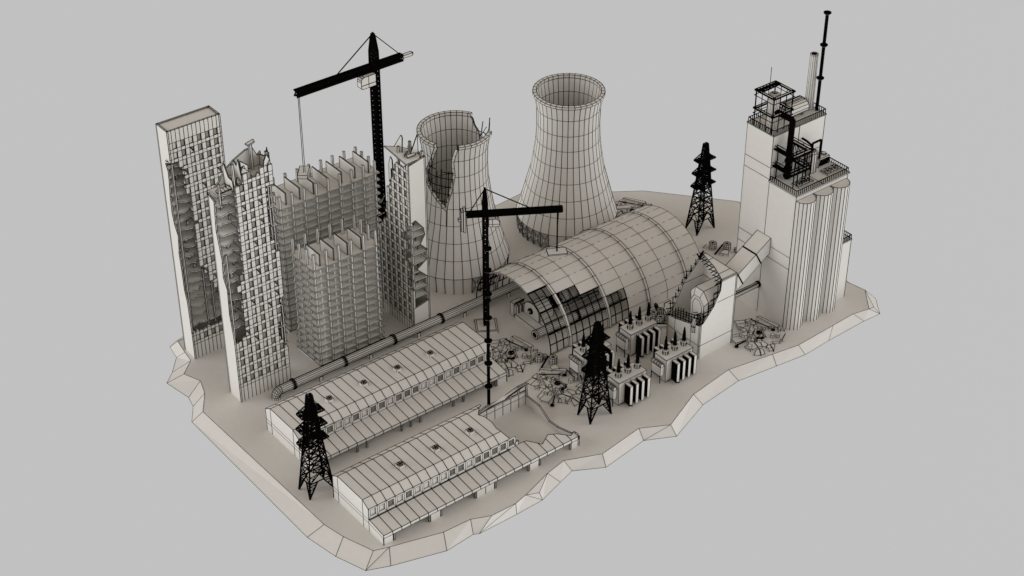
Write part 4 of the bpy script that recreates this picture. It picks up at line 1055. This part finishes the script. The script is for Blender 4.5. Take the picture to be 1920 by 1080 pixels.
# ---------------------------------------------------------------- rubble
# outline (x, y), thickness, what it is; coordinates of the heap beside the torn block house
HEAP = [
 ('concrete_beam', [(259.6,237.7),(260.4,237.6),(261.3,231.6),(260.5,231.4)], .7, 'long concrete beam lying at the back of', 'beam'),
 ('concrete_slab', [(254.3,239.8),(256.4,238.6),(255.6,236.5),(254.1,236.5),(253.1,237.2)], .6, 'fan shaped cracked slab at the back left of', 'slab'),
 ('concrete_shard', [(256.9,238.8),(258.4,237.9),(256.3,237.5)], .4, 'thin pointed shard in', 'shard'),
 ('concrete_slab', [(250.0,236.0),(253.9,234.8),(251.4,232.3),(248.3,233.1),(248.7,234.8)], .5, 'large flat slab on the left side of', 'slab'),
 ('concrete_slab', [(256.9,236.6),(256.2,234.6),(254.3,233.4),(253.9,234.6)], .5, 'broken plate behind the wheel of', 'slab'),
 ('concrete_slab', [(256.2,234.6),(258.2,234.2),(255.2,230.9),(254.0,231.3),(254.3,233.4)], .3, 'flat plate carrying the wheel of', 'slab'),
 ('concrete_chunk', [(250.9,231.7),(252.2,231.0),(251.4,228.7),(249.8,228.9)], .45, 'square chunk at the front left of', 'chunk'),
 ('concrete_chunk', [(252.25,231.0),(253.3,229.9),(252.4,228.4),(251.45,228.7)], .5, 'small block in the front middle of', 'chunk'),
 ('concrete_chunk', [(254.1,230.8),(254.2,228.3),(253.0,227.7),(252.45,228.4),(253.4,229.9)], .4, 'broken piece on the front right of', 'chunk'),
 ('concrete_shard', [(248.6,227.2),(250.3,228.3),(251.35,228.3),(249.85,226.2)], .35, 'left half of the split plate of', 'shard'),
 ('concrete_shard', [(251.45,228.3),(251.9,227.5),(251.0,226.0),(249.95,226.15)], .35, 'right half of the split plate of', 'shard'),
 ('concrete_slab', [(253.3,227.9),(254.4,227.8),(253.35,225.6),(252.6,226.2)], .4, 'upright plate at the right front of', 'slab'),
 ('concrete_slab', [(254.5,227.8),(255.5,227.3),(253.45,225.55)], .4, 'triangular plate at the right front of', 'slab'),
 ('concrete_shard', [(249.2,231.1),(250.6,231.1),(249.0,228.8)], .3, 'pointed shard left of', 'shard'),
 ('concrete_block', [(255.7,228.3),(257.1,227.4),(256.7,226.8),(255.2,227.7)], .5, 'narrow block at the right end of', 'block'),
 ('concrete_shard', [(257.3,234.5),(256.9,232.9),(255.9,230.6),(255.6,230.8)], .5, 'long narrow splinter right of the wheel in', 'shard'),
 ('concrete_block', [(258.5,237.0),(259.1,236.5),(258.4,235.9),(258.0,236.5)], .5, 'small cube beside the long beam of', 'block'),
 ('concrete_block', [(251.1,234.8),(251.8,234.7),(251.4,233.9),(250.8,233.9)], .9, 'small cube sitting on the left slab of', 'block'),
 ('concrete_block', [(260.6,230.7),(261.4,230.1),(260.9,229.6),(260.3,230.3)], .6, 'small cube past the end of the beam of', 'block'),
 ('concrete_chunk', [(252.9,236.2),(254.0,235.9),(253.8,234.9),(252.7,234.8)], 1.0, 'upright chunk between the back slabs of', 'chunk'),
 ('concrete_chunk', [(256.9,236.9),(257.8,236.2),(257.1,235.4),(256.4,236.2)], .7, 'dull chunk near the middle rod of', 'chunk'),
 ('concrete_chunk', [(252.9,231.7),(254.6,231.6),(254.2,230.5),(252.7,230.6)], .7, 'chunk lying under the dark lumps of', 'chunk'),
]
LUMPS = [(255.4,232.5,.62,'wheel','spoked wheel lying flat in'), (253.6,230.9,.5,'lump','dark flat lump in the middle of'), (254.5,230.5,.42,'lump','second dark lump next to the wheel of'), (252.9,232.8,.36,'can','upright dark can in'),
         (259.2,231.6,.45,'knob','dark knob near the beam end of'), (257.8,228.7,.36,'can','pale short can at the right side of'), (247.7,232.1,.5,'knob','dark flange at the left tip of')]
RODS = [((257.5,237.4),(259.0,232.3),.2,'long dark rod across the back of'), ((247.8,232.0),(251.0,232.2),.26,'thick dark rod on the left side of'), ((259.9,228.3),(257.3,227.0),.2,'leaning dark rod at the right of'), ((260.6,231.4),(258.2,229.0),.16,'thin bent rod at the right end of')]
def heap(where, dx, dy, rot, skip=()):
    c0 = Vector((254.8,232.2)); grp = 'rubble pieces of the heap '+where; rnd = random.Random(hash(where) % 1000 if False else len(where))
    def tr(p):
        v = Vector(p)-c0; a = R(rot); return (c0.x+dx+v.x*math.cos(a)-v.y*math.sin(a), c0.y+dy+v.x*math.sin(a)+v.y*math.cos(a))
    for k, (name, pts, h, d, cat) in enumerate(HEAP):
        if k in skip: continue
        q = [tr(p) for p in pts]; cx = sum(p[0] for p in q)/len(q); cy = sum(p[1] for p in q)/len(q)
        m = MB(); off = [random.Random(k*7+i).uniform(-.12,.2) for i in range(len(q))]
        n = len(q); b = [(p[0]-cx,p[1]-cy,-.05) for p in q]; h *= .62; t = [((p[0]-cx)*.97,(p[1]-cy)*.97,h+off[i]*.6) for i, p in enumerate(q)]
        ce = (0,0,h+.06)
        m.poly(b+t, [tuple(range(n)), tuple(range(n, 2*n))]+[(i,(i+1) % n,n+(i+1) % n,n+i) for i in range(n)])
        if n >= 4 and k in (0,1,3,11): m.line(((t[0][0]+t[-1][0])/2,(t[0][1]+t[-1][1])/2,(t[0][2]+t[-1][2])/2), ((t[n//2][0]+t[n//2-1][0])/2,(t[n//2][1]+t[n//2-1][1])/2,(t[n//2][2]+t[n//2-1][2])/2))
        o = m.build(name, None, .08); o.location = (cx,cy,.0); tag(o, d+' the heap '+where, cat, grp)
    crnd = random.Random(11)
    for k in range(16):
        an, rr = crnd.uniform(0, 6.28), crnd.uniform(1.2, 5.6); q = tr((c0.x-.6+rr*math.cos(an)*.95, c0.y+.3+rr*math.sin(an)*.85))
        if k % 4 == 3 and skip: continue
        m = MB(); n = crnd.choice((3,4,4,5)); sz = crnd.uniform(.35,.75); hh = crnd.uniform(.35,.8)
        P_ = [(sz*math.cos(6.28*i/n+an)*crnd.uniform(.7,1.2), sz*math.sin(6.28*i/n+an)*crnd.uniform(.7,1.2), 0) for i in range(n)]
        m.poly(P_+[(x_*.85+.08,y_*.85,hh+crnd.uniform(-.12,.12)) for x_, y_, _ in P_], [tuple(range(n)), tuple(range(n,2*n))]+[(i,(i+1)%n,n+(i+1)%n,n+i) for i in range(n)])
        o = m.build('concrete_chip', None, .06); o.location = (q[0],q[1],crnd.choice((0,0,.25))); tag(o, 'small broken concrete chip in the heap '+where, 'chip', grp+', small chips')
    for x, y, r, kind, d in LUMPS:
        x, y = tr((x, y)); m = MB(); z = .55
        if kind == 'wheel':
            n = 12
            for i in range(n):
                a, b = 2*PI*i/n, 2*PI*(i+1)/n; m.bar((r*math.cos(a),r*math.sin(a),.1),(r*math.cos(b),r*math.sin(b),.1),.22)
            for i in range(2): m.bar((-r*math.cos(i*PI/2+.4),-r*math.sin(i*PI/2+.4),.1),(r*math.cos(i*PI/2+.4),r*math.sin(i*PI/2+.4),.1),.2)
        elif kind == 'can': m.tube((0,0,-.2),(.1,.1,.6),r,r,8); m.tube((.1,.1,.61),(.1,.1,.66),r*.9,r*.9,8,1 if r > .36 else 0,False)
        else:
            m.lathe((0,0,-.1), [(r*.5,0),(r,.1),(r,.3),(r*.4,.42),(.01,.45)], 9, 1, False)
            m.tube((r*.3,r*.2,.2),(r*1.5,r*.6,.3),r*.4,r*.3,7)
        o = m.build({'wheel':'spoked_wheel','lump':'scrap_lump','can':'scrap_can','knob':'scrap_fitting'}[kind], None, .06); o.location = (x,y,z if kind in ('wheel','lump','can') else .2); tag(o, d+' the heap '+where, kind if kind != 'knob' else 'fitting', grp)
    for a, b, w, d in RODS:
        a = tr(a); b = tr(b); m = MB(); m.bar((0,0,0),(b[0]-a[0],b[1]-a[1],-.25),w,1)
        m.tube((b[0]-a[0],b[1]-a[1],-.35),(b[0]-a[0]+.1,b[1]-a[1]+.1,.1),.3,.3,8,0,True)
        o = m.build('steel_rod', None, .06); o.location = (a[0],a[1],.75); tag(o, d+' the heap '+where, 'rod', grp)
heap('beside the silo plant', 0, 0, 0)
heap('at the intact warehouse', -51.2, 29.8, 0)
heap('at the collapsed warehouse', -49.6, 13.9, 39)
heap('by the whole cooling tower', 12.0, 59.0, 20, (9,10,13,14))
def drum(label, x, y, r=.95, h=1.7, lying=None, grp='steel drums'):
    m = MB()
    if lying is None: m.lathe((0,0,0), [(.01,h),(r,h),(r,h*.62),(r,h*.3),(r,0)], 10)
    else: m.tube((0,0,r),(math.cos(lying)*h,math.sin(lying)*h,r),r,r,10); m.tube((-.02,0,r),(0.02,0,r),r*.6,r*.6,8,1,False)
    o = m.build('steel_drum', None, .08); o.location = (x,y,0); tag(o, label, 'drum', grp)
drum('left one of two upright drums outside the collapsed warehouse end', 207.9, 256.6); drum('right one of two upright drums outside the collapsed warehouse end', 210.0, 253.9)
drum('dark drum lying between the two upright drums near the arched hall mouth', 209.0, 256.2, .5, 1.1, .6)
drum('left one of two upright drums behind the torn block house', 272.2, 266.4); drum('right one of two upright drums behind the torn block house', 274.8, 263.9)
drum('small drum lying behind the torn block house near the plant wall', 275.4, 261.6, .7, 2.2, -.55)
drum('nearest upright drum behind the rearmost transformer', 240.3, 250.6); drum('middle upright drum behind the rearmost transformer', 240.2, 253.0); drum('small drum lying by the torn block house wall', 241.9, 250.0, .8, 1.5, .9)
drum('farthest upright drum behind the rearmost transformer', 242.6, 253.2, .8, 1.4)
def wheel(label, x, y, z, r=1.0, tilt=.6):
    m = MB(); n = 14
    for i in range(n):
        a, b = 2*PI*i/n, 2*PI*(i+1)/n; m.bar((r*math.cos(a),r*math.sin(a),0),(r*math.cos(b),r*math.sin(b),0),.26)
    for i in range(2): m.bar((-r*math.cos(i*PI/2),-r*math.sin(i*PI/2),0),(r*math.cos(i*PI/2),r*math.sin(i*PI/2),0),.2)
    o = m.build('valve_wheel', None); o.location = (x,y,z); o.rotation_euler = (0,tilt,-.9); tag(o, label, 'wheel', 'valve wheels')
wheel('spoked valve wheel leaning on the drums behind the rearmost transformer', 242.9, 254.9, 1.0, .85, 1.0)
wheel('spoked valve wheel leaning on the torn block house wall', 241.6, 248.8, .9, .7, 1.2)
def rod(label, a, b, w=.24, z0=.3, z1=.3, grp='loose rods'):
    m = MB(); m.bar((0,0,z0),(b[0]-a[0],b[1]-a[1],z1),w,1); o = m.build('steel_rod', None); o.location = (a[0],a[1],0); tag(o, label, 'rod', grp)
rod('thick black rod leaning on the right drum behind the torn block house', (270.6,263.8), (274.2,264.8), .34, .2, 1.2)
rod('thick black rod between the two drums outside the collapsed warehouse end', (206.4,253.8), (209.6,255.2), .34, .3, 1.4)
rod('thin rod lying left of the drums behind the torn block house', (270.2,267.8), (272.0,268.4), .1, .2, .3)
rod('black rod leaning at the foot of the drums behind the rearmost transformer', (238.4,251.0), (240.6,248.6), .2, .3, .6)
def plate(label, pts, h, cat='plate', name='concrete_slab', z=0, grp='loose slabs'):
    cx = sum(p[0] for p in pts)/len(pts); cy = sum(p[1] for p in pts)/len(pts); m = MB(); m.prism([(p[0]-cx,p[1]-cy,-.05) for p in pts], (0,0,h)); o = m.build(name, None, .07); o.location = (cx,cy,z); tag(o, label, cat, grp)
plate('long slab lying right beside the whole cooling tower, behind the arched hall', [(265.3,295.9),(270.2,293.1),(269.4,291.8),(264.5,294.6)], .8)
plate('curved mesh plate lying by the right drum behind the torn block house', [(271.6,263.1),(273.4,263.4),(274.0,262.4),(272.8,261.2),(272.0,262.2)], .7)
plate('flat slab lying beside the drums behind the rearmost transformer', [(238.6,250.2),(241.4,248.2),(240.8,247.4),(238.0,249.3)], .45)
plate('folded mesh plate in front of the right drum outside the collapsed warehouse end', [(208.0,252.6),(209.6,252.3),(209.2,250.6),(207.6,251.4)], .8)
plate('jagged scrap block at the foot of the back corner of the torn block house', [(243.3,247.9),(244.8,247.5),(244.5,246.2),(243.0,246.6)], 1.3)

# ---------------------------------------------------------------- camera, light, world
cam = bpy.data.cameras.new('Camera'); co = bpy.data.objects.new('Camera', cam); COL.objects.link(co)
f, p, a = 3341.64, R(34.794), R(52.063)
cam.sensor_width = 36; cam.lens = 36*f/1920; cam.clip_end = 3000; cam.clip_start = 1
co.location = (0,0,250)
fw = Vector((math.cos(a)*math.cos(p), math.sin(a)*math.cos(p), -math.sin(p)))
rt = Vector((math.sin(a), -math.cos(a), 0)); up = rt.cross(fw)
co.matrix_world = Matrix(((rt.x,up.x,-fw.x,0),(rt.y,up.y,-fw.y,0),(rt.z,up.z,-fw.z,250),(0,0,0,1)))
scene.camera = co
SUN_E, SUN_AZ, SUN_EL, SUN_ANG = 1.0, 150, 15, 50
sl = bpy.data.lights.new('Sun', 'SUN'); sl.energy = SUN_E; sl.angle = R(SUN_ANG); sl.color = (1.0,0.995,0.97)
so = bpy.data.objects.new('Sun', sl); COL.objects.link(so)
def az(a_, e_): return Vector((math.cos(R(a_))*math.cos(R(e_)), math.sin(R(a_))*math.cos(R(e_)), math.sin(R(e_))))
so.rotation_euler = az(SUN_AZ, SUN_EL).to_track_quat('Z','Y').to_euler(); so.location = (200,200,200)
# a plain grey studio surround, a dim warm top and broad soft glows from right and left, plus a weak added front fill
w = bpy.data.worlds.new('World'); scene.world = w; w.use_nodes = True; nt = w.node_tree; bg = nt.nodes['Background']
tc = nt.nodes.new('ShaderNodeTexCoord'); sp = nt.nodes.new('ShaderNodeSeparateXYZ'); rp = nt.nodes.new('ShaderNodeValToRGB'); mp = nt.nodes.new('ShaderNodeMapRange')
mp.inputs['From Min'].default_value = -1; mp.inputs['From Max'].default_value = 1
nt.links.new(tc.outputs['Generated'], sp.inputs[0]); nt.links.new(sp.outputs['Z'], mp.inputs['Value']); nt.links.new(mp.outputs[0], rp.inputs['Fac'])
G0 = 0.534
rp.color_ramp.elements[0].position = 0.40; rp.color_ramp.elements[0].color = (G0,G0,G0,1)
rp.color_ramp.elements[1].position = 0.50; rp.color_ramp.elements[1].color = TOPCOL = (.25,.203,.158,1)
last = rp.outputs['Color']
for a_, e_, n_, c_ in ((318, 6, 4, (1.65,1.66,1.66)), (148, 4, 5, (.75,.76,.77)), (232, 12, 3, (.2,.2,.2))):
    dn = nt.nodes.new('ShaderNodeVectorMath'); dn.operation = 'DOT_PRODUCT'; dn.inputs[1].default_value = az(a_, e_); nt.links.new(tc.outputs['Generated'], dn.inputs[0])
    mx = nt.nodes.new('ShaderNodeMath'); mx.operation = 'MAXIMUM'; mx.inputs[1].default_value = 0; nt.links.new(dn.outputs['Value'], mx.inputs[0])
    pw = nt.nodes.new('ShaderNodeMath'); pw.operation = 'POWER'; pw.inputs[1].default_value = n_; nt.links.new(mx.outputs[0], pw.inputs[0])
    sc_ = nt.nodes.new('ShaderNodeVectorMath'); sc_.operation = 'SCALE'; sc_.inputs[0].default_value = c_; nt.links.new(pw.outputs[0], sc_.inputs['Scale'])
    ad = nt.nodes.new('ShaderNodeVectorMath'); ad.operation = 'ADD'; nt.links.new(last, ad.inputs[0]); nt.links.new(sc_.outputs[0], ad.inputs[1]); last = ad.outputs[0]
nt.links.new(last, bg.inputs['Color'])
bg.inputs['Strength'].default_value = 1.0
scene.view_settings.view_transform = 'Standard'; scene.view_settings.look = 'None'; scene.view_settings.exposure = 0; scene.view_settings.gamma = 1
scene.render.engine = 'CYCLES'; scene.cycles.max_bounces = 16; scene.cycles.diffuse_bounces = 12
